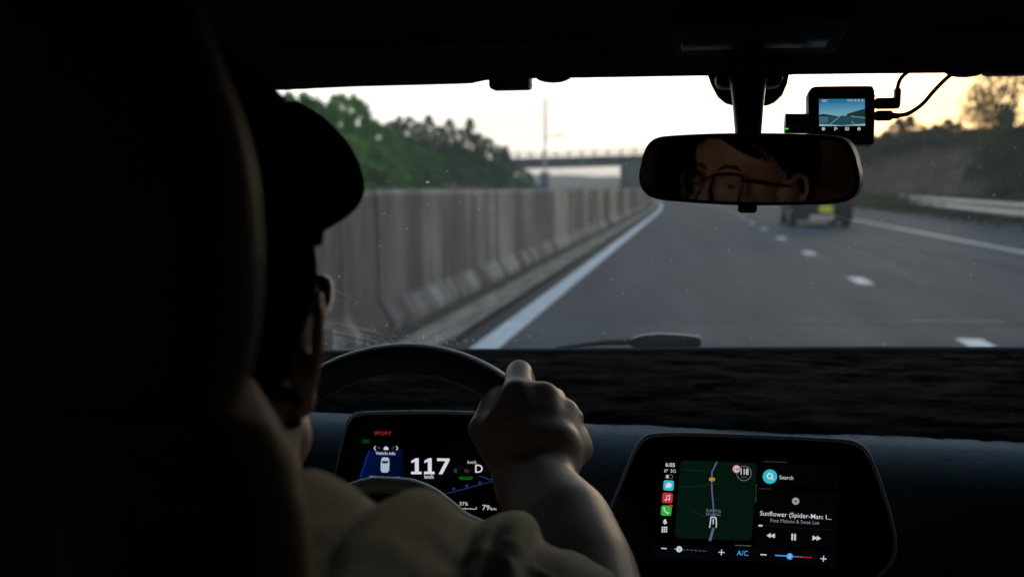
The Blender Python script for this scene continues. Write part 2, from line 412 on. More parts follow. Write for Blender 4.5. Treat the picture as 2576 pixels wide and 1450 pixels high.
# ------------------------------------------------------------------ foliage
def leafmat(name, c1, c2, trans=.35):
    m = bpy.data.materials.new(name); m.use_nodes = True; t = m.node_tree; b = t.nodes['Principled BSDF']
    b.inputs['Roughness'].default_value = .7; b.inputs['Specular IOR Level'].default_value = .25
    c = t.nodes.new('ShaderNodeTexCoord'); z = t.nodes.new('ShaderNodeTexNoise'); z.inputs['Scale'].default_value = 1.1; z.inputs['Detail'].default_value = 4
    t.links.new(c.outputs['Object'], z.inputs['Vector'])
    oi = t.nodes.new('ShaderNodeObjectInfo'); ma = t.nodes.new('ShaderNodeMath'); ma.operation = 'MULTIPLY_ADD'; ma.inputs[1].default_value = .35
    t.links.new(oi.outputs['Random'], ma.inputs[0]); t.links.new(z.outputs[0], ma.inputs[2])
    r = t.nodes.new('ShaderNodeValToRGB'); r.color_ramp.elements[0].position = .45; r.color_ramp.elements[0].color = (*c1, 1); r.color_ramp.elements[1].position = .85; r.color_ramp.elements[1].color = (*c2, 1)
    t.links.new(ma.outputs[0], r.inputs[0]); t.links.new(r.outputs[0], b.inputs['Base Color'])
    tl = t.nodes.new('ShaderNodeBsdfTranslucent'); t.links.new(r.outputs[0], tl.inputs[0])
    mx = t.nodes.new('ShaderNodeMixShader'); mx.inputs[0].default_value = trans; t.links.new(b.outputs[0], mx.inputs[1]); t.links.new(tl.outputs[0], mx.inputs[2])
    t.links.new(mx.outputs[0], t.nodes['Material Output'].inputs[0]); return m
m_leafL = leafmat('mid_green_leaves', (.035, .12, .025), (.12, .30, .055))
m_leafD = leafmat('dark_green_leaves', (.020, .065, .028), (.065, .16, .055))
m_leafR = leafmat('olive_leaves', (.035, .055, .025), (.10, .115, .045), .5)
m_brush = leafmat('dry_brown_scrub', (.15, .115, .09), (.34, .25, .20), .4)
m_bark = mat('bark', (.07, .055, .04), .9, .2, var=.3, vscale=9)
def crown_mesh(name, n, shape, m, seed, leaf=.055, clumps=60):
    """unit-height crown (z 0..1, radius about .5) of leaf faces gathered in clumps"""
    rr = random.Random(seed); V, Fc = [], []
    cl = []
    for i in range(clumps):
        z = rr.random()**.8
        if shape == 'cone': rad = .42*(1-z)**.75*(.6+.4*math.sin(z*9)**2)+.04
        elif shape == 'loose': rad = .5*math.sin(min(1, z*1.15+.08)*PI)**.6*(.55+.45*rr.random())
        else: rad = .48*math.sqrt(max(.03, 1-(2*z-.85)**2/1.4))
        a = rr.uniform(0, 2*PI); q = rad*rr.uniform(.55, 1.0)
        cl.append((Vector((q*math.cos(a), q*math.sin(a), z*.94+.03)), rr.uniform(.07, .14)*(1.15-z*(.85 if shape == 'cone' else .5))))
    for i in range(n):
        c, r = rr.choice(cl)
        d = Vector((rr.gauss(0, 1), rr.gauss(0, 1), rr.gauss(0, .8))).normalized()*r*rr.random()**.35
        p = c+d; nrm = (d*.7/r+Vector((rr.gauss(0, .5), rr.gauss(0, .5), rr.gauss(0, .5)))).normalized()
        u = nrm.orthogonal().normalized(); u.rotate(Quaternion(nrm, rr.uniform(0, 2*PI))); v = nrm.cross(u)
        s = leaf*rr.uniform(.5, 1.1); k = len(V)
        V += [p-u*s*.5, p+v*s*.3, p+u*s*.6, p-v*s*.3]; Fc.append((k, k+1, k+2, k+3))
    me = bpy.data.meshes.new(name); me.from_pydata([tuple(v) for v in V], [], Fc); me.update(); me.materials.append(m); return me
def trunk_mesh(seed):
    rr = random.Random(seed); bm = bmesh.new()
    tube_bm(bm, [Vector((0, 0, -.06)), Vector((.01, 0, .25)), Vector((-.01, .01, .6)), Vector((0, 0, .93))], [.028, .022, .013, .004], 7)
    for i in range(9):
        z = rr.uniform(.2, .85); a = rr.uniform(0, 2*PI); l = .36*(1.1-z)
        e = Vector((math.cos(a)*l, math.sin(a)*l, z+l*.55)); tube_bm(bm, [Vector((0, 0, z)), (Vector((0, 0, z))+e)/2+Vector((0, 0, .01)), e], [.009, .006, .002], 5)
    me = bpy.data.meshes.new('trunk'); bm.to_mesh(me); bm.free(); me.materials.append(m_bark); return me
TR = [trunk_mesh(s) for s in range(3)]
CR = {'round': [crown_mesh('crown', 3800, 'round', m_leafL, s, .06, 80) for s in (1, 2, 3)],
      'cone': [crown_mesh('crown', 3800, 'cone', m_leafD, s, .05, 90) for s in (4, 5, 6)],
      'loose': [crown_mesh('crown', 3200, 'loose', m_leafR, s, .06, 40) for s in (7, 8, 9)],
      'dense': [crown_mesh('crown', 6500, 'round', m_leafR, s, .035, 110) for s in (11, 12)]}
tree_n = 0
def tree(name, X, Y, ztop, kind, wid, label, group, lift=.1):
    global tree_n
    b = land(X, Y); h = max(1.2, ztop-b)
    r = bpy.data.objects.new(name, None); COL.objects.link(r); r.location = (X, Y, b); r.rotation_euler.z = random.uniform(0, 6.28)
    tag(r, label, 'tree', group); ORG[r.name] = Vector((X, Y, b))
    c = bpy.data.objects.new('crown', random.choice(CR[kind])); COL.objects.link(c); c.parent = r; c.scale = (wid, wid, h*(1-lift)); c.location = (0, 0, h*lift)
    t = bpy.data.objects.new('trunk', random.choice(TR)); COL.objects.link(t); t.parent = r; t.scale = (wid*.9, wid*.9, h*.97)
    tree_n += 1; return r
def px_tree(name, px, py, Y, kind, wid, label, group, lift=.02):
    p = P(px, py, Y); return tree(name, p.x, p.y, p.z, kind, wid, label, group, lift)
LG = 'green trees behind the median barrier on the left'
# mass one: bright bushy trees close behind the opposite carriageway
ORD = ['first', 'second', 'third', 'fourth', 'fifth', 'sixth', 'seventh', 'eighth', 'ninth', 'tenth', 'eleventh', 'twelfth', 'thirteenth', 'fourteenth']
for q_, (px, py, Y) in enumerate([(560, 215, 40), (640, 235, 42), (700, 240, 43), (745, 238, 44), (800, 262, 46), (838, 275, 49), (873, 244, 50), (905, 290, 51), (940, 318, 53), (975, 345, 55), (1010, 365, 56), (1045, 372, 58)]):
    px_tree('bushy_tree', px, py-4, Y+random.uniform(-1, 1), 'round', random.uniform(3.0, 4.2), ORD[q_]+' treetop from the left along the skyline of the near green clump', LG)
for px, py, Y in [(620, 300, 38), (700, 330, 38.5), (780, 330, 40), (850, 340, 43), (900, 360, 45), (950, 385, 48), (990, 400, 50), (680, 390, 37), (760, 400, 38), (830, 410, 40), (900, 420, 43)]:
    px_tree('bushy_tree', px, py, Y, 'round', random.uniform(3.4, 4.6), 'mid green bushy tree in the near clump left above the concrete barrier', LG)
px_tree('bushy_tree', 1068, 374, 57, 'round', 3.0, 'rounded green bush alone at the right end of the near clump, above the barrier', None)
CG = 'dark conifers on the bank beside the bridge'
for q_, (px, py, Y) in enumerate([(985, 312, 80), (1005, 294, 82), (1030, 300, 84), (1055, 305, 85), (1078, 298, 87), (1105, 318, 88), (1130, 304, 90), (1155, 322, 92), (1182, 305, 94), (1205, 335, 97), (1228, 352, 101), (1252, 366, 106), (1272, 376, 112)]):
    px_tree('conifer', px, py-10+(q_ % 2)*8, Y, 'cone', random.uniform(3.4, 4.4), ORD[q_]+' conifer top from the left along the bank before the bridge', CG)
for px, py, Y in [(1000, 360, 76), (1040, 350, 79), (1080, 350, 81), (1115, 360, 83), (1150, 360, 86), (1185, 375, 89), (1215, 390, 94), (1245, 400, 99), (1120, 385, 78), (1160, 392, 82)]:
    px_tree('conifer', px, py, Y, 'cone', random.uniform(4.6, 5.6), 'dark green conifer low on the left bank between the near trees and the bridge', CG)
px_tree('round_bush', 1300, 421, 118, 'round', 4.2, 'small green tree under the left end of the bridge', None)
px_tree('round_bush', 1322, 432, 120, 'round', 3.0, 'lowest green bush at the bridge foot beside the tall mast', None)
# right side crest trees against the glow
RG = 'backlit trees along the crest of the right slope'
for q_, (px, py, Y, w) in enumerate([(2225, 345, 100, 4.0), (2262, 310, 98, 5.0), (2290, 304, 97, 5.0), (2318, 345, 95, 4), (2352, 325, 92, 4.2), (2385, 312, 90, 4.6), (2412, 322, 89, 3.6), (2450, 338, 86, 4.2), (2480, 350, 82, 3.8), (2195, 352, 104, 4), (2165, 350, 108, 4.5), (2120, 345, 112, 5), (2515, 345, 72, 3.6)]):
    px_tree('crest_tree', px, py-14, Y, 'loose', w, ['gappy golden tree nearest the dash camera on the crest', 'gappy tree with a tall double top on the crest, left peak', 'gappy tree with a tall double top on the crest, right peak', 'short gappy tree right of the tall double top on the crest', 'gappy tree left of the middle golden gap on the crest', 'tallest gappy tree in the middle group on the crest', 'gappy tree just right of the tallest middle one on the crest', 'gappy tree between the middle group and the leaning one', 'short gappy tree left of the leaning golden tree', 'gappy tree partly behind the dash camera on the crest', 'gappy tree hidden low behind the mirror end on the crest', 'gappy tree behind the mirror on the crest', 'short gappy tree at the foot of the tall dark tree'][q_], RG)
for px in range(2090, 2640, 24):
    Y = interp([(2090, 108), (2300, 92), (2500, 74), (2640, 60)], px)+random.uniform(-3, 3)
    px_tree('crest_tree', px, random.uniform(374, 394), Y, 'dense', random.uniform(3.6, 5), 'dense dark tree in the lower row on the crest of the right slope', RG)
px_tree('large_tree', 2612, 60, 44, 'dense', 5.6, 'tall dark leafy tree cut by the right edge of the view', None)
px_tree('leaning_tree', 2535, 262, 52, 'loose', 4.4, 'gappy golden-lit tree just left of the tall tree on the right', None)
px_tree('large_tree', 2620, 300, 40, 'dense', 5, 'dark leafy tree low at the right edge below the tall one', None)
# scrub over the right slope
def scrub(name, n, fx, m, smin, smax, seed):
    rr = random.Random(seed); V, Fc = [], []
    for i in range(n):
        X, Y = fx(rr); zb = land(X, Y); hh = rr.uniform(.1, 1.0)
        for j in range(7):
            p = Vector((X+rr.gauss(0, .3), Y+rr.gauss(0, .3), zb+hh*rr.random()))
            nrm = Vector((rr.gauss(0, 1), rr.gauss(0, 1)-.6, rr.gauss(0, 1)+.5)).normalized(); u = nrm.orthogonal().normalized(); u.rotate(Quaternion(nrm, rr.uniform(0, 6))); v = nrm.cross(u)
            s = rr.uniform(smin, smax); k = len(V); V += [p-u*s*.6, p+v*s*.3, p+u*s*.6, p-v*s*.3]; Fc.append((k, k+1, k+2, k+3))
    return tag(mesh(name, V, Fc, m, None, False), kind='stuff')
def rs(rr):
    Y = rr.uniform(28, 125); return cx(Y)+rr.uniform(14, 27), Y
def rg(rr):
    Y = rr.uniform(15, 95); return cx(Y)+rr.uniform(10.4, 15), Y
def ls(rr):
    Y = rr.uniform(60, 135); return cx(Y)-rr.uniform(15, 23), Y
tag(scrub('dry_scrub', 9000, rs, m_brush, .15, .4, 3), 'dry brown scrub covering the right slope above the guardrail', 'scrub')
tag(scrub('roadside_grass', 4500, rg, m_leafR, .08, .2, 4), 'low green grass at the foot of the right slope', 'grass')
tag(scrub('bank_scrub', 3500, ls, m_brush, .15, .4, 5), 'brown scrub on the left bank below the conifers', 'scrub')

# ------------------------------------------------------------------ far hills
V, Fc = [], []; n = 160
for i in range(n+1):
    X = lerp(-1500, 1500, i/n); hgt = 16+10*noise.noise(Vector((X*.004, 1, 0)))+5*noise.noise(Vector((X*.03, 5, 0)))+2.2*noise.noise(Vector((X*.2, 9, 0)))
    V += [(X, 1150, -4), (X, 1180, hgt*.7), (X, 1260, hgt), (X, 1500, -6)]
for i in range(n):
    for j in range(3): Fc.append((i*4+j, (i+1)*4+j, (i+1)*4+j+1, i*4+j+1))
tag(mesh('hills', V, Fc, mat('distant_woods', (.06, .085, .07), .95, .1, var=.4, vscale=.03, detail=8)), kind='structure')

# ------------------------------------------------------------------ evening haze
hz = box('haze', (0, 1250, 19.5), (6400, 4000, 55), None)
hm = bpy.data.materials.new('evening_haze'); hm.use_nodes = True; t = hm.node_tree
for n_ in list(t.nodes): t.nodes.remove(n_)
pv = t.nodes.new('ShaderNodeVolumePrincipled'); pv.inputs['Color'].default_value = (.93, .95, .97, 1); pv.inputs['Density'].default_value = .00042; pv.inputs['Anisotropy'].default_value = .25
oo = t.nodes.new('ShaderNodeOutputMaterial'); t.links.new(pv.outputs[0], oo.inputs['Volume']); hz.data.materials.append(hm); tag(hz, kind='stuff')

# ------------------------------------------------------------------ overpass bridge
m_conc = mat('bridge_concrete', (.10, .108, .11), .85, .3, var=.18, vscale=.4, bump=.2, bscale=4)
bridge = empty('overpass_bridge', (-20, 150, 0), 'long grey concrete overpass crossing the road ahead', 'bridge')
A = P(1235, 405, 150); B = Vector((34, 140, 0)); zt0, zt1 = P(1262, 400, 150).z, P(1610, 389, 146).z
def bz(X): return zt0+(zt1-zt0)*(X-P(1262, 400, 150).x)/(P(1610, 389, 146).x-P(1262, 400, 150).x)
X0, X1 = -34.0, 36.0
def bY(X): return lerp(152, 142, (X-X0)/(X1-X0))
V, Fc = [], []; ns = 28
for i in range(ns+1):
    X = lerp(X0, X1, i/ns); z = bz(X); Yy = bY(X)
    for (dy, dz) in [(-.4, 0), (-.4, -.35), (0, -.45), (.2, -1.35), (7.8, -1.35), (8, -.45), (8.4, -.35), (8.4, 0)]: V.append((X, Yy+dy, z+dz))
for i in range(ns):
    for j in range(8): Fc.append((i*8+j, i*8+(j+1) % 8, (i+1)*8+(j+1) % 8, (i+1)*8+j))
Fc += [tuple(range(8)), tuple(range(ns*8, ns*8+8))[::-1]]
mesh('deck', V, Fc, m_conc, bridge, False)
for side in (-.3, 8.3):
    for hh in (.35, .7, 1.0):
        tube('railing', [(X0, bY(X0)+side, bz(X0)+hh), (X1, bY(X1)+side, bz(X1)+hh)], .035, m_galv, bridge, 6)
pm = None
for i in range(0, 36):
    X = lerp(X0+.5, X1-.5, i/35)
    if pm is None: o = box('railing_post', (X, bY(X)-.3, bz(X)+.5), (.22, .18, 1.04), m_conc, bridge); pm = o.data; rf = (X, bY(X), bz(X))
    else: o = bpy.data.objects.new('railing_post', pm); COL.objects.link(o); o.parent = bridge; o.location = (X-rf[0], bY(X)-rf[1], bz(X)-rf[2])
pa, pb = P(1557, 440, 144), P(1640, 440, 144)
box('pier', ((pa.x+pb.x)/2, 149, bz(pa.x)/2-.7), (pb.x-pa.x, 6, bz(pa.x)-1.3), m_conc, bridge, bev=.1)
box('pier', (14, 148, 2.2), (2.4, 6, 5), m_conc, bridge, bev=.1)
box('abutment', (X0-.8, 155.5, 2), (4, 8.5, 6.5), m_conc, bridge)

# ------------------------------------------------------------------ tall mast by the bridge
m_steel = mat('mast_steel', (.42, .44, .46), .5, .5, metal=.5, var=.15, vscale=1)
mp_ = P(1371, 470, 105); bx, by = mp_.x, mp_.y
mast = empty('lattice_mast', (bx, by, land(bx, by)), 'tall thin steel mast with a side lamp standing before the bridge', 'mast')
zt = P(1371, 246, 105).z; z0 = land(bx, by)
w0 = .55
legs = [(-1, -1), (1, -1), (1, 1), (-1, 1)]
def lp(sx, sy, z):
    t = (z-z0)/(zt-z0); w = lerp(w0, .16, min(1, t*2.2)) if t < .45 else .16; return Vector((bx+sx*w*.5, by+sy*w*.5, z))
for sx, sy in legs:
    tube('leg', [lp(sx, sy, lerp(z0-.3, zt, t/12)) for t in range(13)], .04, m_steel, mast, 6)
bm = bmesh.new()
for i in range(26):
    za, zb = lerp(z0, zt, i/26), lerp(z0, zt, (i+1)/26)
    for k in range(4): tube_bm(bm, [lp(*legs[k], za), lp(*legs[(k+1) % 4], zb)], .018, 5)
tag(frombm('lattice_bracing', bm, m_steel, mast), kind='stuff')
box('equipment_cabinet', (bx, by-.1, z0+1.6), (.95, .8, 2.6), mat('cabinet_blue', (.13, .16, .20), .6, .4), mast, bev=.03)
zl = P(1371, 342, 105).z
tube('lamp_arm', [(bx, by, zl-.25), (bx+.7, by, zl-.05), (bx+1.3, by, zl)], .04, m_steel, mast, 6)
o = box('lamp_head', (bx+1.55, by, zl+.02), (.75, .35, .14), mat('dark_plastic', (.05, .05, .05), .5), mast, bev=.04)
tube('stay', [(bx-1.1, by-.3, z0-.2), (bx-.1, by, z0+2.6)], .07, mat('rust_red_steel', (.16, .05, .035), .7), mast, 6)

# ------------------------------------------------------------------ car ahead
m_dark = mat('dark_car_paint', (.008, .010, .013), .45, .3)
m_rub = mat('tyre_rubber', (.018, .018, .018), .85, .2)
m_glassd = mat('dark_car_glass', (.01, .012, .014), .08, .5)
CY, CX0 = 31.6, 4.03
suv = empty('dark_suv', (CX0, CY+2.2, 0), 'dark sport utility car driving ahead in the right lane with yellow plate', 'car')
def sec(y, pts): return [Vector((CX0+a, CY+y, z)) for a, z in pts]
body = [(.0, .86, .45, 1.0), (.08, .90, .40, 1.02), (.5, .92, .34, 1.05), (1.4, .93, .30, 1.05), (3.0, .93, .30, 1.02), (3.9, .90, .32, .95), (4.35, .82, .42, .80)]
rg_ = []
for y, w, zb, zt_ in body: rg_.append([Vector((CX0+w*a, CY+y, zb+(zt_-zb)*b)) for a, b in [(-.92, 0), (-1, .25), (-1, .75), (-.94, 1), (.94, 1), (1, .75), (1, .25), (.92, 0)]])
rings_mesh('body', rg_, m_dark, suv, sharp=40)
rg_ = []
for y, w, zb, zt_ in [(.06, .80, 1.01, 1.03), (.32, .68, 1.02, 1.60), (.9, .70, 1.02, 1.68), (2.0, .70, 1.03, 1.68), (2.7, .68, 1.03, 1.55), (3.35, .76, 1.0, 1.02)]:
    rg_.append([Vector((CX0+w*a, CY+y, zb+(zt_-zb)*b)) for a, b in [(-1.12, 0), (-1.0, .8), (-.85, 1), (.85, 1), (1.0, .8), (1.12, 0)]])
rings_mesh('cabin', rg_, m_dark, suv, sharp=35)
mesh('rear_window', [(CX0-.62, CY+.14, 1.10), (CX0+.62, CY+.14, 1.10), (CX0+.56, CY+.30, 1.50), (CX0-.56, CY+.30, 1.50), (CX0-.62, CY+.17, 1.10), (CX0+.62, CY+.17, 1.10), (CX0+.56, CY+.33, 1.50), (CX0-.56, CY+.33, 1.50)], [(0, 1, 2, 3), (7, 6, 5, 4), (0, 4, 5, 1), (1, 5, 6, 2), (2, 6, 7, 3), (3, 7, 4, 0)], m_glassd, suv, False)
bmp = box('bumper', (CX0, CY-.03, .43), (1.76, .14, .40), mat('black_bumper', (.008, .009, .010), .7, .2), suv, bev=.04)
box('skid_plate', (CX0-.02, CY-.09, .31), (.72, .08, .17), mat('pale_bumper_trim', (.42, .38, .36), .5), suv, bev=.03)
pl = box('licence_plate', (CX0+.10, CY-.11, .565), (.40, .02, .20), mat('yellow_plate', (.66, .62, .03), .5), suv, bev=.006)
for s in (-1, 1):
    for wy in (.75, 3.45):
        bm = bmesh.new(); r = bmesh.ops.create_cone(bm, cap_ends=True, segments=28, radius1=.35, radius2=.35, depth=.24)
        bmesh.ops.transform(bm, matrix=Matrix.Translation((CX0+s*.80, CY+wy, .35)) @ Matrix.Rotation(PI/2, 4, 'Y'), verts=bm.verts)
        w_ = frombm('wheel', bm, m_rub, suv, True, 40)
        bm = bmesh.new(); bmesh.ops.create_cone(bm, cap_ends=True, segments=20, radius1=.2, radius2=.18, depth=.02)
        bmesh.ops.transform(bm, matrix=Matrix.Translation((CX0+s*.925, CY+wy, .35)) @ Matrix.Rotation(PI/2, 4, 'Y'), verts=bm.verts)
        frombm('rim', bm, m_galv, w_, True, 40)
    box('tail_light', (CX0+s*.80, CY+.01, .86), (.18, .08, .30), emat('tail_lamp_red', (1, .04, .03), .05), suv, bev=.03)
    box('side_mirror', (CX0+s*1.0, CY+2.85, 1.05), (.2, .1, .14), m_dark, suv, bev=.03)

# ================================================================== THE CAR WE SIT IN
CARX = .075
m_head = mat('black_headliner_cloth', (.06, .055, .052), .95, .15, var=.15, vscale=90, bump=.3, bscale=900)
m_trim = mat('black_trim_plastic', (.014, .015, .017), .55, .35, bump=.15, bscale=600)
m_dash = mat('dark_blue_soft_dash', (.095, .135, .17), .5, .4, bump=.25, bscale=700)
car = empty('car_cabin', (CARX, .6, 0), 'black interior of the car with roof lining, dashboard and windscreen', 'car interior')
head_line = [PZ(520, 236, 1.336), PZ(650, 228, 1.336), PZ(900, 217, 1.336), PZ(1185, 210, 1.336), PZ(1240, 198, 1.336), PZ(1420, 196, 1.336), PZ(1780, 190, 1.336), PZ(2100, 186, 1.336), PZ(2380, 183, 1.336), PZ(2480, 181, 1.336), PZ(2600, 180, 1.336), PZ(2760, 185, 1.336)]
head_line = [Vector((-.66, 1.30, 1.336))]+head_line[1:]+[Vector((.80, 1.26, 1.336))] if head_line[0].x < -.66 else head_line
head_line = sorted(head_line, key=lambda v: v.x)
cowl_line = sorted([Vector((-.78, 1.52, .915)), PZ(780, 886, .915), PZ(1200, 882, .915), PZ(1700, 878, .915), PZ(2200, 876, .915), PZ(2576, 877, .915), Vector((.78, 1.86, .915)), Vector((.93, 1.76, .915))], key=lambda v: v.x)
def at_x(line, x):
    for a, b in zip(line, line[1:]):
        if x <= b.x: 
            t = (x-a.x)/(b.x-a.x); return a.lerp(b, t)
    return line[-1].copy()
# roof lining: from the windscreen header back over the seats, then up and down to the side rails
XS = [-.64+i*(1.44/60) for i in range(61)]
rows = []
for (dy, z, under) in [(0, 1.336, 0), (.012, 1.352, 0)]:
    pass
roof_rows = []
def header(x): return at_x(head_line, x)
prof_r = [(0.0, 0.0), (-.006, -.001), (-.05, .012), (-.12, .024), (-.2, .033), (-.34, .045), (-.6, .06), (-1.1, .07), (-1.7, .06), (-2.3, .02)]
for dy, dz in prof_r:
    roof_rows.append([Vector((x, header(x).y+dy if dy > -.3 else 1.27+dy, 1.336+dz - .05*((x-CARX)/.72)**4*min(1, dy/-.45))) for x in XS])
top_rows = [[v+Vector((0, .0 if i else .03, .05)) for v in r] for i, r in enumerate(roof_rows)]
V = [v for r in roof_rows for v in r]+[v for r in top_rows for v in r]; k = len(XS); nr = len(roof_rows); Fc = []
for i in range(nr-1):
    for j in range(k-1):
        a = i*k+j; Fc.append((a, a+1, a+k+1, a+k)); b = nr*k+a; Fc.append((b, b+k, b+k+1, b+1))
for j in range(k-1): Fc.append((j, nr*k+j, nr*k+j+1, j+1))
mesh('roof_lining', V, Fc, m_head, car, True)
# visor clip, header humps
a, b = P(1232, 200, 1.24), P(1335, 202, 1.24)
bm = bmesh.new(); box_bm(bm, ((a.x+b.x)/2, 1.245, 1.333), (b.x-a.x, .03, .022), bev=.005); frombm('visor_clip', bm, m_trim, car, True, 40)
for pxa, pxb, dz in ((1352, 1442, .0), (2378, 2482, .0)):
    a, b = P(pxa, 196, 1.26), P(pxb, 196, 1.26)
    bm = bmesh.new(); ell_bm(bm, ((a.x+b.x)/2, header((a.x+b.x)/2).y-.006, 1.338), ((b.x-a.x)/2, .02, .0085)); frombm('header_hump', bm, m_trim, car)
a, b = P(2478, 180, 1.25), P(2700, 180, 1.25)
bm = bmesh.new(); box_bm(bm, ((a.x+b.x)/2+.02, header(a.x).y-.02, 1.338), (b.x-a.x+.04, .04, .016), bev=.005); frombm('header_trim', bm, m_trim, car, True, 40)
# sun visors folded against the lining
for x0_, x1_ in ((-.60, -.10), (.24, .74)):
    bm = bmesh.new(); yy = header((x0_+x1_)/2).y-.13
    box_bm(bm, ((x0_+x1_)/2, yy, 1.352), (x1_-x0_, .15, .012), Matrix.Rotation(math.radians(-9), 3, 'X'), bev=.0055, seg=3); frombm('sun_visor', bm, m_head, car, True, 50)
# overhead console and lens
ca, cb, cc_, cdn = PZ(1668, 48, 1.362), PZ(2150, 30, 1.362), PZ(2135, 122, 1.358), PZ(1680, 122, 1.358)
m_con = mat('console_plastic', (.035, .033, .032), .75, .15)
bm = bmesh.new(); cen = (ca+cb+cc_+cdn)/4
box_bm(bm, (cen.x, cen.y, 1.360), ((cb-ca).length, abs(cc_.y-cb.y)*.66, .012), Matrix.Rotation(math.radians(-6), 3, 'X'), bev=.0055, seg=3)
con = frombm('overhead_console', bm, m_con, car, True, 50)
bm = bmesh.new(); box_bm(bm, (cen.x-.003, cen.y+.012, 1.3525), ((cb-ca).length*.86, .03, .004), Matrix.Rotation(math.radians(-14), 3, 'X'), bev=.002)
frombm('lamp_lens', bm, mat('lens_plastic', (.03, .03, .03), .3, .4), con, True, 50)
# pillars, side rails
def pillar(name, pts, w, d, m=m_trim):
    tube(name, spline(pts, 6), w, m, car, 10, False, d)
pillar('windscreen_pillar', [(-.665, 1.30, 1.335), (-.73, 1.42, 1.13), (-.80, 1.56, .90)], .045, .6)
pillar('windscreen_pillar', [(.80, 1.27, 1.335), (.88, 1.52, 1.13), (.95, 1.78, .90)], .045, .6)
for s, xx in ((-1, -.68), (1, .83)):
    pillar('roof_rail', [(xx, 1.29, 1.33), (xx, .8, 1.37), (xx, .1, 1.39), (xx, -.7, 1.36), (xx, -1.1, 1.30)], .045, .8)
    pillar('door_pillar', [(xx, .28, 1.37), (xx+s*.05, .30, .95), (xx+s*.06, .30, .5)], .06, .5)
    pillar('door_pillar', [(xx, -.72, 1.36), (xx+s*.05, -.85, .95), (xx+s*.06, -.9, .5)], .09, .6)
    dx = xx+s*.07
    d_ = box('door_panel', (dx+s*.03, .9, .62), (.10, 1.5, .66), m_trim, car, bev=.02)
    d2 = box('door_panel', (dx+s*.03, -.3, .62), (.10, .85, .66), m_trim, car, bev=.02)
    for (ya, yb, par) in ((.34, 1.35, d_), (-.70, .24, d2)):
        V = [(dx, ya, .93), (dx, yb+(.25 if yb > 1 else 0), .93), (xx, yb-.06, 1.34), (xx, ya, 1.36)]
        V2 = [(a+s*.004, b, c) for a, b, c in V]
        mesh('side_window', V+V2, [(0, 1, 2, 3), (7, 6, 5, 4), (0, 4, 5, 1), (1, 5, 6, 2), (2, 6, 7, 3), (3, 7, 4, 0)], ((glassmat('driver_side_glass', (.13, .14, .14), .4) if s < 0 else glassmat('passenger_side_glass', (.24, .25, .24), .4)) if yb > 1 else glassmat('privacy_side_glass', (.05, .055, .06), .4)), par, False)
box('floor_pan', (CARX, .25, .30), (1.9, 3.9, .06), m_trim, car)
box('firewall', (CARX, 1.98, .59), (1.9, .05, .54), m_trim, car)
box('tailgate', (CARX, -1.62, .72), (1.9, .06, .86), m_trim, car)
box('rear_roof_rail', (CARX, -1.09, 1.365), (1.62, .16, .05), m_head, car)
for xx in (-.77, .92):
    box('quarter_panel', (xx, -1.22, .84), (.06, .86, 1.08), m_trim, car)
    box('kick_panel', (xx, 1.82, .61), (.06, .36, .60), m_trim, car)
    box('roof_side_rail', (xx*.955, -.35, 1.385), (.13, 1.6, .06), m_head, car)
box('parcel_shelf', (CARX, -1.25, .72), (1.6, .7, .9), m_trim, car)
V = [(-.62, -1.55, 1.10), (.77, -1.55, 1.10), (.72, -1.12, 1.34), (-.57, -1.12, 1.34)]
mesh('rear_window', V+[(a, b-.005, c) for a, b, c in V], [(0, 1, 2, 3), (7, 6, 5, 4), (0, 4, 5, 1), (1, 5, 6, 2), (2, 6, 7, 3), (3, 7, 4, 0)], glassmat('tinted_rear_glass', (.02, .022, .022), .4), car, False)
# windscreen
WS = []
for j in range(9):
    t = j/8
    r_ = []
    for i in range(31):
        u = i/30; h = at_x(head_line, lerp(-.655, .795, u)); c = at_x(cowl_line, lerp(-.77, .92, u))
        h = h+Vector((0, .012, .006)); c = c+Vector((0, .03, -.01)); p = h.lerp(c, t); b = .03*math.sin(t*PI); r_.append(p+Vector((0, b*.5, b)))
    WS.append(r_)
V = [v for r in WS for v in r]; Fc = [(j*31+i, j*31+i+1, (j+1)*31+i+1, (j+1)*31+i) for j in range(8) for i in range(30)]
wsc = mesh('windscreen', V, Fc, glassmat('windscreen_glass', (.97, .985, .985), .10, .013), car, True)
so_ = wsc.modifiers.new('solidify', 'SOLIDIFY'); so_.thickness = .004; so_.offset = 1
from mathutils.bvhtree import BVHTree
bvh = BVHTree.FromPolygons([tuple(v) for v in V], Fc)
def on_glass(px, py, off=.004):
    d = ray(px, py).normalized(); h, n_, i_, ds = bvh.ray_cast(CAM, d)
    if h is None: return None, None
    return h-d*off, (n_ if n_.dot(d) < 0 else -n_)
m_speck_glint = bpy.data.materials.new('dust_speck'); m_speck_glint.use_nodes = True  # translucent dust, shared with the added glint on the glasses
t = m_speck_glint.node_tree; 
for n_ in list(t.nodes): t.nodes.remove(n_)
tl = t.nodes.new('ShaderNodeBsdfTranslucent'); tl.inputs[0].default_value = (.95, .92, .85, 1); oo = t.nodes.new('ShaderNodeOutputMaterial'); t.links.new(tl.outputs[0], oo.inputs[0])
V, Fc = [], []
rr = random.Random(12)
def speck(px, py, r, sx=1, ang=0):
    h, n_ = on_glass(px, py, .002)
    if h is None: return
    u = RT.copy(); v = n_.cross(u).normalized(); u = v.cross(n_).normalized()
    k = len(V); m_ = 6
    for q in range(m_):
        a = 2*PI*q/m_; du = math.cos(a)*r*sx; dv = math.sin(a)*r
        V.append(h+u*(du*math.cos(ang)-dv*math.sin(ang))+v*(du*math.sin(ang)+dv*math.cos(ang)))
    Fc.append(tuple(range(k, k+m_)))
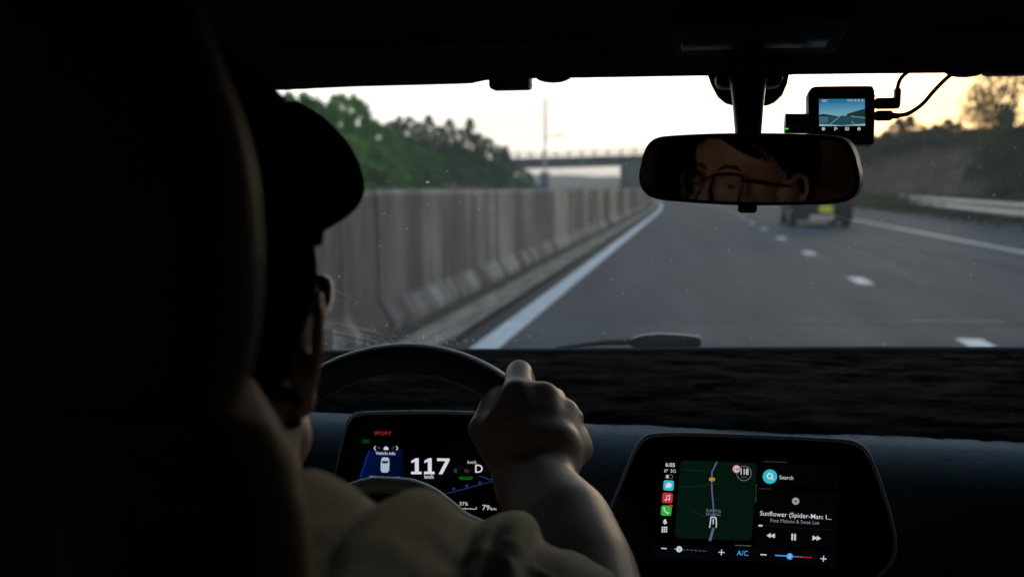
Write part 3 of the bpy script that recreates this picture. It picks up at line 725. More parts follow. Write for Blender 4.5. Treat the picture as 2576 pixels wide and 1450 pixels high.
known = [(1076, 458, .0011, 3, .1), (945, 829, .001, 1, 0), (972, 817, .001, 1, 0), (1538, 703, .0007, 1, 0), (1567, 738, .0008, 1, 0), (1834, 628, .0008, 1.6, .3), (2153, 611, .0009, 1.6, .3), (2177, 415, .0007, 1, 0), (1065, 845, .0009, 1.4, 0), (1097, 848, .0008, 1, 0), (1205, 526, .001, 1.2, .5), (1023, 575, .0007, 2, .3), (1668, 806, .0007, 1, 0), (2222, 865, .0009, 1.5, 1), (820, 862, .001, 1.4, 0), (845, 850, .0008, 1, 0), (1135, 870, .0008, 1, 0), (2320, 530, .0006, 1, 0), (2390, 520, .0008, 1.5, 0), (2280, 560, .0007, 1, 0), (2500, 490, .0009, 1, 0), (2350, 415, .0006, 1, 0), (2540, 240, .0006, 1, 0), (2555, 285, .0006, 1, 0), (1720, 850, .0007, 1, 0)]
for q in known: speck(*q)
for i in range(150): speck(rr.uniform(800, 2570), rr.uniform(230, 870), rr.uniform(.0003, .0007), rr.uniform(1, 2), rr.uniform(0, 3))
for i in range(70): speck(rr.gauss(1080, 110), 868-abs(rr.gauss(0, 16)), rr.uniform(.0005, .0010))
tag(mesh('dust_specks', V, Fc, m_speck_glint, wsc, False), kind='stuff')
# faint wiper streaks
V, Fc = [], []
def streak(p0, p1, w, bend=0):
    pts = []
    for i in range(9):
        t = i/8; x = lerp(p0[0], p1[0], t); y = lerp(p0[1], p1[1], t)+bend*math.sin(t*PI)
        h, n_ = on_glass(x, y, .002)
        if h is None: return
        pts.append(h)
    for a, b in zip(pts, pts[1:]):
        d = (b-a).normalized(); s = d.cross(FW).normalized()*w; k = len(V); V.extend([a-s, b-s, b+s, a+s]); Fc.append((k, k+1, k+2, k+3))
for i in range(16):
    y0 = 800+i*5.5; x0_ = 782+rr.uniform(0, 60); streak((x0_, y0), (x0_+rr.uniform(80, 190), y0+rr.uniform(25, 45)), rr.uniform(.00003, .00008), rr.uniform(-6, 0))
streak((806, 708), (905, 762), .00006)
streak((2130, 620), (2330, 720), .00004, -8); streak((2200, 590), (2330, 650), .00003, -5); streak((2050, 524), (2160, 560), .00006)
for i in range(7):
    x0_ = 2510+i*14; streak((x0_+45, 190+i*6), (x0_, 270+i*4), .00016)
tag(mesh('wiper_streaks', V, Fc, m_speck_glint, wsc, False), kind='stuff')
# black ceramic area behind the mirror with its dotted border
m_frit = mat('black_ceramic_print', (.008, .008, .008), .4, .4)
fr = [(1778, 182), (1790, 215), (1806, 245), (1826, 261), (1845, 266), (1930, 266), (1948, 259), (1968, 240), (1980, 212), (1986, 182)]
V = [on_glass(a, b, .003)[0] for a, b in fr]; V2 = [v-FW*-.001 for v in V]
n_ = len(V)
mesh('ceramic_patch', V+V2, [tuple(range(n_)), tuple(range(2*n_-1, n_-1, -1))]+[(i, (i+1) % n_, n_+(i+1) % n_, n_+i) for i in range(n_)], m_frit, wsc, False)
V, Fc = [], []
def walk(pts, step):
    out = []
    for (a, b), (c, d) in zip(pts, pts[1:]):
        l = math.hypot(c-a, d-b); m_ = max(1, int(l/step))
        for i in range(m_): out.append((lerp(a, c, i/m_), lerp(b, d, i/m_)))
    return out
for off, r_ in ((4, .0010), (8, .0007)):
    for side, seg_ in ((-1, fr[:4]), (1, fr[6:])):
        for (a, b) in walk(seg_, 5):
            h, nn = on_glass(a+side*off, b+off*.4, .003)
            if h is None: continue
            k = len(V)
            for q in range(6): V.append(h+RT*math.cos(q*PI/3)*r_+UP*math.sin(q*PI/3)*r_)
            Fc.append(tuple(range(k, k+6)))
tag(mesh('ceramic_dots', V, Fc, m_frit, wsc, False), kind='stuff')
# bonnet and wiper outside
box('bonnet', (.1, 2.45, .60), (1.5, .95, .05), m_dark, car, bev=.02)
cw = [v+Vector((0, .02, -.006)) for v in cowl_line]
tube('windscreen_seal', cw, .007, mat('rubber_seal', (.008, .008, .008), .7), car, 8)
wip = [P(1400, 874, 1.84), P(1470, 866, 1.84), P(1520, 860, 1.84), P(1590, 858, 1.84), P(1680, 856, 1.84)]
m_wip = mat('wiper_plastic', (.03, .034, .038), .5, .5)
w1 = tube('wiper', wip, [.002, .0045, .006, .0065, .007], m_wip, car, 8)
V = [P(*q) for q in ((1575, 864, 1.83), (1592, 851, 1.83), (1620, 843, 1.83), (1660, 840, 1.83), (1720, 843, 1.83), (1760, 848, 1.83), (1766, 862, 1.83), (1760, 873, 1.83), (1600, 876, 1.83))]
V2 = [v+Vector((0, .025, .0)) for v in V]; n_ = len(V)
bm = bmesh.new(); A_ = [bm.verts.new(v) for v in V]; B_ = [bm.verts.new(v) for v in V2]
bm.faces.new(A_); bm.faces.new(B_[::-1])
for i in range(n_): bm.faces.new((A_[i], A_[(i+1) % n_], B_[(i+1) % n_], B_[i]))
bmesh.ops.recalc_face_normals(bm, faces=bm.faces)
bmesh.ops.bevel(bm, geom=list(bm.edges), offset=.002, segments=2, affect='EDGES'); frombm('wiper_joint_cover', bm, m_wip, w1, True, 40)

# ------------------------------------------------------------------ dashboard body
def dash_y(x): return at_x(cowl_line, x).y
prof = []
rowsD = []
DX = [-.80+i*1.75/70 for i in range(71)]
R_ = .075
for x in DX:
    far = dash_y(x)+.035; r_ = [Vector((x, far, .872)), Vector((x, far-.12, .888)), Vector((x, 1.42, .893)), Vector((x, 1.30, .900))]
    for i in range(9):
        a = PI/2*i/8; r_.append(Vector((x, 1.23-R_*math.sin(a), .905-R_+R_*math.cos(a))))
    r_ += [Vector((x, 1.152, .78)), Vector((x, 1.17, .72)), Vector((x, 1.20, .62)), Vector((x, 1.28, .45))]
    rowsD.append(r_)
n1 = len(rowsD[0]); V = [v for r in rowsD for v in r]; Fc = [(i*n1+j, i*n1+j+1, (i+1)*n1+j+1, (i+1)*n1+j) for i in range(len(DX)-1) for j in range(n1-1)]
dash = mesh('dashboard', V, Fc, m_dash, car, True)
box('dash_ledge', (.45, 1.14, .735), (.7, .03, .004), m_dash, dash, bev=.0015)
# furry cover lying on the dashboard
m_fur = mat('black_fur', (.0035, .0031, .0032), .95, .0, col2=(.042, .034, .030), vscale=11, stretch=(1, 3, 3), bump=.8, bscale=130, detail=7)
mat_ = empty('dashboard_mat', (.1, 1.5, .9), 'long black furry cover lying over the top of the dashboard', 'dashboard mat')
def fur_h(x, y):
    w_ = .15*noise.noise(Vector((x*3, y*3, 5))); y = y+w_*.6; return .004*noise.noise(Vector((x*4, y*14, 0)))+.004*noise.noise(Vector((x*11, y*34, 4)))+.004*noise.noise(Vector((x*30, y*90, 9)))+.002*noise.noise(Vector((x*90, y*200, 2)))
V, Fc = [], []; nxx, nyy = 240, 70
def fur_pt(x, t):
    far = dash_y(x)+.010; near = 1.215+.012*noise.noise(Vector((x*9, 0, 2)))
    y = lerp(far, near, t)
    zb = .906+.006*math.sin(t*PI) if y > 1.24 else .906-.1*(1.24-y)
    drop = .0 if t < .96 else -(t-.96)/.04*.012
    edge = min(1, t/.05)
    return Vector((x, y, zb+.004+fur_h(x, y)*edge-(1-edge)*.004+drop))
for j in range(nyy+1):
    for i in range(nxx+1): V.append(fur_pt(lerp(-.76, .88, i/nxx), j/nyy))
Fc = [(j*(nxx+1)+i, j*(nxx+1)+i+1, (j+1)*(nxx+1)+i+1, (j+1)*(nxx+1)+i) for j in range(nyy) for i in range(nxx)]
mesh('pile_base', V, Fc, m_fur, mat_, True)
V, Fc = [], []; rr = random.Random(5)
for i in range(42000):
    x = rr.uniform(-.76, .88); t = rr.random(); p = fur_pt(x, t)
    f_ = noise.noise(Vector((x*9, p.y*9, 20)))*2.2
    d = Vector((math.cos(f_), math.sin(f_)*.5-.2, .38+rr.uniform(-.15, .2))).normalized(); l = rr.uniform(.008, .022)
    s = d.cross(Vector((0, -.3, 1))).normalized()*.00035; k = len(V)
    V += [p-s, p+s, p+d*l+Vector((0, 0, -l*.25))]; Fc.append((k, k+1, k+2))
tag(mesh('fur_pile', V, Fc, m_fur, mat_, False), kind='stuff')

# ------------------------------------------------------------------ flat screens: placing on a plane by pixel
class Plane:
    def __init__(s, o, right, up):
        s.o = Vector(o); s.r = Vector(right).normalized(); u = Vector(up); s.u = (u-s.r*u.dot(s.r)).normalized(); s.n = s.r.cross(s.u).normalized()
        if s.n.dot(FW) > 0: s.n = -s.n
    def hit(s, px, py, lay=0):
        d = ray(px, py); t = (s.o-CAM).dot(s.n)/d.dot(s.n); return CAM+d*t+s.n*(.0004*lay)
LAYER = 1
def flat(name, pl, pts, m, parent, lay=2, thick=.0002, spl=0):
    V = [pl.hit(a, b, lay) for a, b in pts]
    if spl: V = spline(V, spl, True)
    V2 = [v-pl.n*thick for v in V]; n_ = len(V)
    return mesh(name, V+V2, [tuple(range(n_)), tuple(range(2*n_-1, n_-1, -1))]+[(i, n_+i, n_+(i+1) % n_, (i+1) % n_) for i in range(n_)], m, parent, False)
def quad_rr(x0, y0, x1, y1, r, sl=.06, lean=-.085, n=5):
    """rounded rectangle in picture px, sheared the way the screen's rows and columns run"""
    cxm, cym = (x0+x1)/2, (y0+y1)/2; out = []
    for (ax, ay, a0) in ((x1-r, y0+r, -90), (x1-r, y1-r, 0), (x0+r, y1-r, 90), (x0+r, y0+r, 180)):
        for i in range(n+1):
            a = math.radians(a0+90*i/n); out.append((ax+r*math.cos(a), ay+r*math.sin(a)))
    return [(x+(y-cym)*lean, y+(x-cxm)*sl) for x, y in out]
def disc(cx_, cy_, r, n=20, sy=1): return [(cx_+r*math.cos(2*PI*i/n), cy_+r*sy*math.sin(2*PI*i/n)) for i in range(n)]
def strokes(name, pl, lines, w, m, parent, lay=3):
    """thin ribbon polylines, px coords"""
    V, Fc = [], []
    for ln in lines:
        for (a, b) in zip(ln, ln[1:]):
            dx, dy = b[0]-a[0], b[1]-a[1]; l = math.hypot(dx, dy) or 1; ox, oy = -dy/l*w/2, dx/l*w/2; ex, ey = dx/l*w*.3, dy/l*w*.3
            k = len(V); V += [pl.hit(a[0]+ox-ex, a[1]+oy-ey, lay), pl.hit(b[0]+ox+ex, b[1]+oy+ey, lay), pl.hit(b[0]-ox+ex, b[1]-oy+ey, lay), pl.hit(a[0]-ox-ex, a[1]-oy-ey, lay)]; Fc.append((k, k+1, k+2, k+3))
    return mesh(name, V, Fc, m, parent, False)
def text(name, body, pl, px, py, hpx, m, parent, align='CENTER', bold=0, wpx=None, sl=None, lay=3, slant=0):
    """text whose capitals are hpx picture px tall, baseline centre at (px,py)"""
    cu = bpy.data.curves.new('t', 'FONT'); cu.body = body; cu.align_x = align; cu.size = 1; cu.offset = bold; cu.resolution_u = 3
    cu.shear = slant
    o = bpy.data.objects.new('t', cu); COL.objects.link(o)
    dg = bpy.context.evaluated_depsgraph_get(); dg.update(); me = bpy.data.meshes.new_from_object(o.evaluated_get(dg)); bpy.data.objects.remove(o)
    me.name = name
    p0 = pl.hit(px, py, lay); dpx = 40; s_ = .05 if sl is None else sl
    r = (pl.hit(px+dpx, py+dpx*s_, lay)-p0); sx = r.length/dpx; r.normalize(); u = pl.n.cross(r).normalized()
    if u.dot(UP) < 0: u = -u
    sy = (pl.hit(px, py-dpx, lay)-p0).length/dpx
    S_ = hpx*sy/.70
    k = 1.0
    if wpx:
        xs_ = [v.co.x for v in me.vertices]; k = (wpx*sx)/((max(xs_)-min(xs_))*S_)
    M = Matrix((tuple((r.x*S_*k, u.x*S_, pl.n.x, p0.x)), (r.y*S_*k, u.y*S_, pl.n.y, p0.y), (r.z*S_*k, u.z*S_, pl.n.z, p0.z), (0, 0, 0, 1)))
    me.transform(M); return ob(name, me, m, parent, False)
WHT = emat('screen_white', (.80, .82, .88), .72); GRY = emat('screen_grey', (.30, .30, .32), .5); DIM = emat('screen_dim', (.05, .06, .08), 1)
DEEP = emat('screen_deep', (.0009, .001, .0013), 1); RED = emat('screen_red', (.50, .025, .025), .7); GRN = emat('screen_green', (.02, .30, .03), .6)
BLU = emat('screen_blue', (.07, .40, .85), .9); NVY = emat('screen_navy', (.0008, .004, .035), 1); LNB = emat('screen_line_blue', (.022, .055, .18), 1)
m_glossblk = mat('gloss_black_screen', (.003, .003, .0035), .14, .35); m_bezel = mat('blue_black_bezel', (.16, .20, .24), .35, .5)
# ---- instrument display behind the wheel
clu = empty('instrument_display', P(1150, 1320, 1.12), 'dark instrument display behind the steering wheel showing speed 117', 'instrument display')
pc = Plane(P(1100, 1200, 1.115), (1, 0, 0), (0, math.sin(math.radians(14)), math.cos(math.radians(14))))
outl = [(840, 1210), (858, 1120), (872, 1066), (888, 1044), (925, 1036), (1100, 1034), (1300, 1040), (1395, 1047), (1420, 1062), (1430, 1120), (1432, 1210), (1430, 1400), (1420, 1440), (830, 1440), (822, 1330)]
def slab(name, pl, pts, m, parent, d, bev=.003, lay=0, seg=3):
    V = [pl.hit(a, b, lay) for a, b in pts]; bm = bmesh.new(); A_ = [bm.verts.new(v) for v in V]; B_ = [bm.verts.new(v-pl.n*d) for v in V]
    f1 = bm.faces.new(A_); bm.faces.new(B_[::-1]); n_ = len(V)
    for i in range(n_): bm.faces.new((A_[i], A_[(i+1) % n_], B_[(i+1) % n_], B_[i]))
    bmesh.ops.recalc_face_normals(bm, faces=bm.faces)
    if bev: bmesh.ops.bevel(bm, geom=[e for e in bm.edges if abs((e.verts[0].co-e.verts[1].co).normalized().dot(pl.n)) < .5], offset=bev, segments=seg, affect='EDGES')
    return frombm(name, bm, m, parent, True, 35)
slab('housing', pc, outl, m_bezel, clu, .03, .0026)
inn = [(a+(1165-a)*.012, b+(1240-b)*.028) for a, b in outl]
tube('lip_highlight', spline([pc.hit(a, b, 1) for a, b in outl], 4, True), .0012, mat('lip_highlight_pale', (.62, .70, .78), .35, .5), clu, 8, True)  # pale tube round the lip, its colour painting the highlight
cs = flat('screen_glass', pc, inn, m_glossblk, clu, 2, .0004)
text('mode_text', 'SPORT', pc, 964, 1093, 9.5, RED, cs, wpx=42, sl=.02, lay=4)
strokes('side_light_symbol', pc, [[(a+921, b+1109) for a, b in q] for q in ([(-10, -5), (-6, -4)], [(-10, 0), (-6, 0)], [(-10, 5), (-6, 4)], [(11, -5), (7, -4)], [(11, 0), (7, 0)], [(11, 5), (7, 4)], [(-2, -5), (-4, -3), (-4, 3), (-2, 5), (0, 2), (0, -2), (-2, -5)], [(3, -5), (5, -3), (5, 3), (3, 5), (1, 2), (1, -2), (3, -5)])], 0.45, GRN, cs, 4)
strokes('tab_arrows', pc, [[(946, 1121), (942, 1126), (946, 1131)], [(998, 1121), (1002, 1126), (998, 1131)]], 1.8, WHT, cs, 4)
flat('small_car_symbol', pc, [(966, 1130), (966, 1126), (968, 1125), (969, 1122), (975, 1122), (976, 1125), (978, 1126), (978, 1130)], WHT, cs, 4)
flat('pin_symbol', pc, disc(954, 1125, 3, 10), DIM, cs, 4)
strokes('note_symbol', pc, [[(988, 1130), (988, 1123), (993, 1122), (993, 1129)], [(986, 1130), (988, 1130)]], 1.3, DIM, cs, 4)
flat('info_panel', pc, [(930, 1131), (1012, 1131), (1014, 1145), (921, 1146)], NVY, cs, 3)
bg_ = bpy.data.materials.new('info_gradient'); bg_.use_nodes = True; t = bg_.node_tree
for n_ in list(t.nodes): t.nodes.remove(n_)
c_ = t.nodes.new('ShaderNodeTexCoord'); s_ = t.nodes.new('ShaderNodeSeparateXYZ'); r_ = t.nodes.new('ShaderNodeValToRGB'); e_ = t.nodes.new('ShaderNodeEmission'); o_ = t.nodes.new('ShaderNodeOutputMaterial')
t.links.new(c_.outputs['Generated'], s_.inputs[0]); t.links.new(s_.outputs[0], r_.inputs[0]); t.links.new(r_.outputs[0], e_.inputs[0]); t.links.new(e_.outputs[0], o_.inputs[0])
r_.color_ramp.elements[0].color = (.0006, .005, .045, 1); r_.color_ramp.elements[1].color = (.0, .002, .012, 1); bg_.cycles.emission_sampling = 'NONE'
flat('info_backdrop', pc, [(921, 1146), (1014, 1145), (1022, 1205), (907, 1205), (906, 1198)], bg_, cs, 3)
strokes('info_border', pc, [[(930, 1133), (907, 1197), (909, 1205)]], 1.6, emat('screen_edge_blue', (.004, .03, .22), 1), cs, 4)
text('info_title', 'Vehicle Info', pc, 971, 1142.5, 7.8, WHT, cs, wpx=50, sl=.02, lay=5, bold=.01)
CRB = emat('car_picture_pale', (.45, .58, .66), .8); CRD = emat('car_picture_dark', (.01, .012, .016), 1)
flat('car_picture', pc, [(961, 1152), (965, 1149), (976, 1149), (980, 1152), (981, 1166), (980, 1182), (976, 1187), (963, 1187), (959, 1182), (959, 1166)], CRB, cs, 5)
flat('car_picture_window', pc, [(962, 1158), (978, 1158), (977, 1164), (963, 1164)], CRD, cs, 6)
text('lower_caption', 'Vehicle speed', pc, 968, 1203, 7.5, WHT, cs, wpx=74, sl=.02, lay=5)
SPW = emat('speed_white', (.72, .72, .80), .9)
for dx_ in (0, 32.6):
    flat('digit_one', pc, [(1035.2+dx_, 1191.2), (1035.2+dx_, 1184.8), (1044.6+dx_, 1184.8), (1044.6+dx_, 1159.5), (1036+dx_, 1163.5), (1036+dx_, 1157.5), (1047+dx_, 1151), (1054.1+dx_, 1151), (1054.1+dx_, 1184.8), (1061.2+dx_, 1184.8), (1061.2+dx_, 1191.2)], SPW, cs, 4)
flat('digit_seven', pc, [(1100.3, 1151.2), (1131.6, 1151.8), (1131.6, 1157), (1113.5, 1191.2), (1104.5, 1191.2), (1121.5, 1158.2), (1100.3, 1158)], SPW, cs, 4)
text('speed_unit', 'km/h', pc, 1080, 1202, 9, WHT, cs, wpx=23, sl=.02, lay=4, bold=.02)
text('small_unit', 'km/h', pc, 1188, 1165, 8, WHT, cs, wpx=22, sl=.02, lay=4)
text('gear_reverse', 'R', pc, 1147, 1188, 10, DIM, cs, wpx=8, sl=.02, lay=4)
text('gear_neutral', 'N', pc, 1174, 1188, 10, DIM, cs, wpx=9, sl=.02, lay=4)
text('gear_drive', 'D', pc, 1205, 1187, 20, emat('speed_white', (1, 1, 1), 1), cs, wpx=19, sl=.02, lay=4, bold=.01)
text('ready_text', 'READY', pc, 1173.5, 1205, 8, GRN, cs, wpx=33, sl=.02, lay=4)
strokes('power_scale', pc, [[(1106, 1247), (1112, 1243), (1243, 1208), (1205, 1195)]]+[[(a, b), (a, b+4)] for a, b in ((1144, 1235), (1176, 1226), (1209, 1217))], 1.2, LNB, cs, 4)
for tx, a, b in (('20', 1110, 1241), ('40', 1142, 1231), ('60', 1175, 1223), ('80', 1208, 1215), ('100', 1241, 1206)): text('scale_number', tx, pc, a, b, 6.5, LNB, cs, sl=.02, lay=4)
text('battery_text', '37%', pc, 1167, 1270, 9, WHT, cs, wpx=22, sl=.02, lay=4)
strokes('battery_scale', pc, [[(1142, 1272), (1142, 1277), (1199, 1279), (1199, 1274)], [(1171, 1278), (1171, 1275)], [(1185, 1278), (1185, 1276)]], 1.3, WHT, cs, 4)
strokes('battery_level', pc, [[(1144, 1276), (1164, 1276.6)]], 2.2, GRN, cs, 5)
strokes('battery_symbol', pc, [[(1131, 1277), (1131, 1270), (1139, 1270), (1139, 1277)], [(1133, 1269), (1137, 1269)]], 1.2, WHT, cs, 4)
text('range_number', '79', pc, 1223, 1281, 13, WHT, cs, wpx=18, sl=.02, lay=4)
text('range_unit', 'km', pc, 1241.5, 1281.5, 8, WHT, cs, wpx=15, sl=.02, lay=4)
box('support', (P(1150, 1500, 1.15).x, 1.15, .82), (.16, .03, .1), m_trim, clu)
# ---- centre touchscreen
tou = empty('touchscreen', P(1890, 1450, 1.04), 'wide rounded black touchscreen at the dashboard centre with green map', 'touchscreen')
pt = Plane(P(1890, 1270, 1.0), (1, 0, 0), (0, math.sin(math.radians(18)), math.cos(math.radians(18))))
outl = [(1640, 1093), (1700, 1090), (1800, 1092), (2000, 1100), (2120, 1107), (2150, 1112), (2175, 1128), (2192, 1155), (2215, 1215), (2238, 1290), (2250, 1345), (2251, 1385), (2240, 1415), (2212, 1445), (2170, 1466), (1900, 1476), (1640, 1470), (1560, 1455), (1520, 1400), (1515, 1330), (1545, 1255), (1580, 1170), (1602, 1122), (1618, 1103)]
slab('housing', pt, outl, m_bezel, tou, .022, .0026)
inn = [(a+(1885-a)*.016, b+(1280-b)*.030) for a, b in outl]
tube('lip_highlight', spline([pt.hit(a, b, 1) for a, b in outl], 4, True), .0017, mat('lip_highlight_pale', (.62, .70, .78), .35, .5), tou, 8, True)  # same painted highlight, round the touchscreen lip
ts = flat('screen_glass', pt, inn, m_glossblk, tou, 2, .0004)
MAPG = bpy.data.materials.new('map_green'); MAPG.use_nodes = True; t = MAPG.node_tree
for n_ in list(t.nodes): t.nodes.remove(n_)
c_ = t.nodes.new('ShaderNodeTexCoord'); z_ = t.nodes.new('ShaderNodeTexNoise'); z_.inputs['Scale'].default_value = 14; r_ = t.nodes.new('ShaderNodeValToRGB'); e_ = t.nodes.new('ShaderNodeEmission'); o_ = t.nodes.new('ShaderNodeOutputMaterial')
t.links.new(c_.outputs['Object'], z_.inputs[0]); t.links.new(z_.outputs[0], r_.inputs[0]); t.links.new(r_.outputs[0], e_.inputs[0]); t.links.new(e_.outputs[0], o_.inputs[0])
r_.color_ramp.elements[0].color = (.0010, .0065, .0034, 1); r_.color_ramp.elements[1].color = (.0014, .0095, .005, 1); MAPG.cycles.emission_sampling = 'NONE'
flat('map_panel', pt, quad_rr(1704, 1160, 1898, 1355, 14, .042, -.078), MAPG, ts, 3)
ROADP = emat('map_route', (.12, .10, .26), 1)
strokes('map_route_line', pt, [[(1803, 1161), (1797, 1174), (1791, 1185), (1790, 1204), (1791, 1235), (1794, 1270), (1796, 1300)]], 3.2, ROADP, ts, 4)
strokes('map_route_near', pt, [[(1794, 1328), (1786, 1357)]], 6.0, ROADP, ts, 4)
strokes('map_small_roads', pt, [[(1738, 1281), (1760, 1292), (1784, 1300)], [(1715, 1222), (1750, 1224), (1800, 1214)], [(1792, 1250), (1806, 1254)], [(1720, 1180), (1780, 1184)]], 1.2, emat('map_faint', (.008, .028, .022), 1), ts, 4)
flat('route_badge', pt, quad_rr(1784, 1200.5, 1798, 1208.5, 2, .04, -.05), emat('badge_yellow', (.72, .42, .02), .8), ts, 5)
text('route_badge_text', 'CT01', pt, 1791, 1207.2, 5.0, CRD, ts, wpx=11.5, lay=6, bold=.02)
flat('limit_sign', pt, disc(1852.5, 1178.5, 10.5), emat('sign_red', (.55, .10, .10), .9), ts, 5)
flat('limit_sign_face', pt, disc(1852.5, 1178.5, 8.2), WHT, ts, 6)
text('limit_number', '120', pt, 1852.5, 1182.3, 7.8, CRD, ts, wpx=13, lay=7, bold=.02)
flat('speed_disc', pt, disc(1871.5, 1189.5, 16.5), emat('disc_black', (.003, .004, .005), 1), ts, 4)
strokes('speed_ring', pt, [disc(1871.5, 1189.5, 18, 30)+[disc(1871.5, 1189.5, 18, 30)[0]]], 1.7, GRY, ts, 5)
text('own_speed', '118', pt, 1871.5, 1192.5, 15, WHT, ts, wpx=20, lay=6, bold=.02)
text('own_speed_unit', 'km/h', pt, 1871, 1200.5, 4.6, GRY, ts, wpx=12, lay=6)
text('place_name', 'Xuân Hoà,', pt, 1795, 1286, 7.4, emat('map_label', (.13, .18, .20), 1), ts, wpx=39, lay=5)
text('place_name', 'Đồng Nai', pt, 1794, 1295.5, 7.4, emat('map_label', (.2, .2, .2), 1), ts, wpx=36, lay=5)
strokes('map_car_outline', pt, [[(1787, 1303), (1789, 1299), (1800, 1300), (1802, 1304)], [(1788, 1303), (1786, 1318), (1785, 1325)], [(1801, 1304), (1802, 1317), (1801, 1325)], [(1794, 1304), (1794, 1316)]], 2.6, WHT, ts, 6)
text('clock_text', '6:05', pt, 1686, 1172.5, 9.5, WHT, ts, wpx=24, lay=4, bold=.015)
for i, (a, h_) in enumerate(((1672.5, 0), (1675.8, 0), (1679.2, 0), (1672.2, 4.6), (1675.5, 4.6))): flat('signal_dot', pt, disc(a, 1180.6+h_, 1.35, 8), WHT, ts, 4)
text('network_text', '5G', pt, 1693.5, 1187.5, 8.2, WHT, ts, wpx=13, lay=4)
strokes('phone_battery', pt, [quad_rr(1674, 1193, 1692, 1202, 3.5, .04, -.05)+[quad_rr(1674, 1193, 1692, 1202, 3.5, .04, -.05)[0]]], 1.1, GRY, ts, 4)
flat('phone_battery_level', pt, quad_rr(1676, 1194, 1682, 1201, 2.5, .04, -.05), WHT, ts, 5)
flat('navigation_icon', pt, quad_rr(1669, 1207, 1695, 1232.5, 5, .05, -.07), emat('icon_cyan', (.03, .55, .66), .85), ts, 4)
flat('speech_bubble', pt, disc(1682.5, 1219, 7.6, 18, .85), emat('icon_pale', (.72, .76, .80), .9), ts, 5)
flat('speech_bubble_tip', pt, [(1675, 1221), (1674, 1226), (1681, 1225)], emat('icon_pale', (1, 1, 1), 1), ts, 6)
flat('music_icon', pt, quad_rr(1666, 1238, 1692, 1264, 5, .05, -.07), emat('icon_red', (.62, .035, .055), .8), ts, 4)
strokes('music_note', pt, [[(1676.5, 1256), (1677.5, 1245.5), (1685, 1244.5), (1684.5, 1254.5)]], 1.8, WHT, ts, 5)
flat('music_note_head', pt, disc(1674.8, 1256.4, 2.6, 10, .8), WHT, ts, 5); flat('music_note_head', pt, disc(1682.8, 1255, 2.6, 10, .8), WHT, ts, 5)
flat('phone_icon', pt, quad_rr(1663, 1270, 1689, 1295.5, 5, .05, -.07), emat('icon_green', (.03, .50, .06), .8), ts, 4)
strokes('handset', pt, [[(1670, 1276), (1671, 1281), (1675, 1286), (1680, 1289.5)]], 3.0, WHT, ts, 5)
flat('handset_end', pt, disc(1670.8, 1276.5, 2.4, 8), WHT, ts, 6); flat('handset_end', pt, disc(1680.5, 1288.6, 2.4, 8), WHT, ts, 6)
flat('alert_dot', pt, disc(1688, 1271.5, 4.3, 12), emat('alert_red', (.6, .03, .02), .9), ts, 6)
flat('bell', pt, [(1667, 1314), (1669.5, 1310), (1670, 1306), (1673, 1304), (1676, 1306.5), (1676.5, 1311), (1679, 1314.6)], WHT, ts, 4); flat('bell_clapper', pt, disc(1672.7, 1316.2, 1.7, 8), WHT, ts, 4)
for i in range(3):
    for j in range(3): flat('grid_dot', pt, quad_rr(1664.6+i*5.1-j*.35, 1323.2+j*5.1, 1668.6+i*5.1-j*.35, 1327.2+j*5.1, 1, .05, -.05, 2), WHT, ts, 4)
flat('search_button', pt, disc(1936.5, 1197.5, 18, 28), emat('icon_cyan', (1, 1, 1), 1), ts, 4)
strokes('magnifier', pt, [disc(1936, 1196, 6.2, 16)+[disc(1936, 1196, 6.2, 16)[0]], [(1940, 1200), (1944.5, 1205)]], 3.0, emat('icon_pale', (1, 1, 1), 1), ts, 5)
text('search_text', 'Search', pt, 1978, 1204.5, 9.6, WHT, ts, wpx=35, lay=4)
strokes('panel_edge', pt, [[(1920, 1159.5), (1979, 1161.5)], [(1908, 1228), (1940, 1227.5)], [(1903, 1216), (1900, 1262), (1903, 1250)]], 1.6, emat('edge_grey', (.035, .037, .04), 1), ts, 4)
flat('media_panel', pt, quad_rr(1903, 1233, 2107, 1375, 8, .055, -.06), DEEP, ts, 3)
flat('search_panel', pt, quad_rr(1906, 1166, 2110, 1224, 8, .05, -.05), DEEP, ts, 3)
flat('cover_art', pt, disc(2001, 1259, 9, 20), emat('cover_pale', (.55, .50, .54), .6), ts, 5)
flat('cover_art_centre', pt, disc(2001, 1259, 2.6, 12), CRD, ts, 6)
text('song_title', 'Sunflower (Spider-Man: I...', pt, 2000.5, 1300, 11.5, WHT, ts, wpx=179, lay=5, bold=.004, sl=.062)
text('artist_names', 'Post Malone & Swae Lee', pt, 1998.5, 1314.5, 9, emat('text_grey', (.22, .22, .235), 1), ts, wpx=123, lay=5, sl=.05)
flat('progress_bar', pt, quad_rr(1907, 1318.5, 1918, 1322.5, 2, .03, 0, 3), WHT, ts, 5)
strokes('progress_track', pt, [[(1918, 1320.6), (2090, 1331)]], 1.2, emat('edge_dim', (.01, .01, .012), 1), ts, 4)
flat('rewind', pt, [(1928, 1345), (1938.5, 1339), (1938.2, 1345), (1949, 1340), (1948.5, 1352), (1938, 1346.5), (1937.8, 1351.5)], WHT, ts, 5)
flat('forward', pt, [(2043.5, 1345), (2053.8, 1351), (2053.8, 1345.6), (2065, 1352.5), (2053.4, 1358.2), (2053.5, 1352.5), (2043, 1357.5)], WHT, ts, 5)
flat('pause_bar', pt, [(1990.5, 1340.5), (1994.7, 1340.8), (1994.2, 1357), (1990, 1356.8)], WHT, ts, 5); flat('pause_bar', pt, [(1997.6, 1341), (2001.8, 1341.2), (2001.3, 1357.5), (1997.2, 1357.3)], WHT, ts, 5)
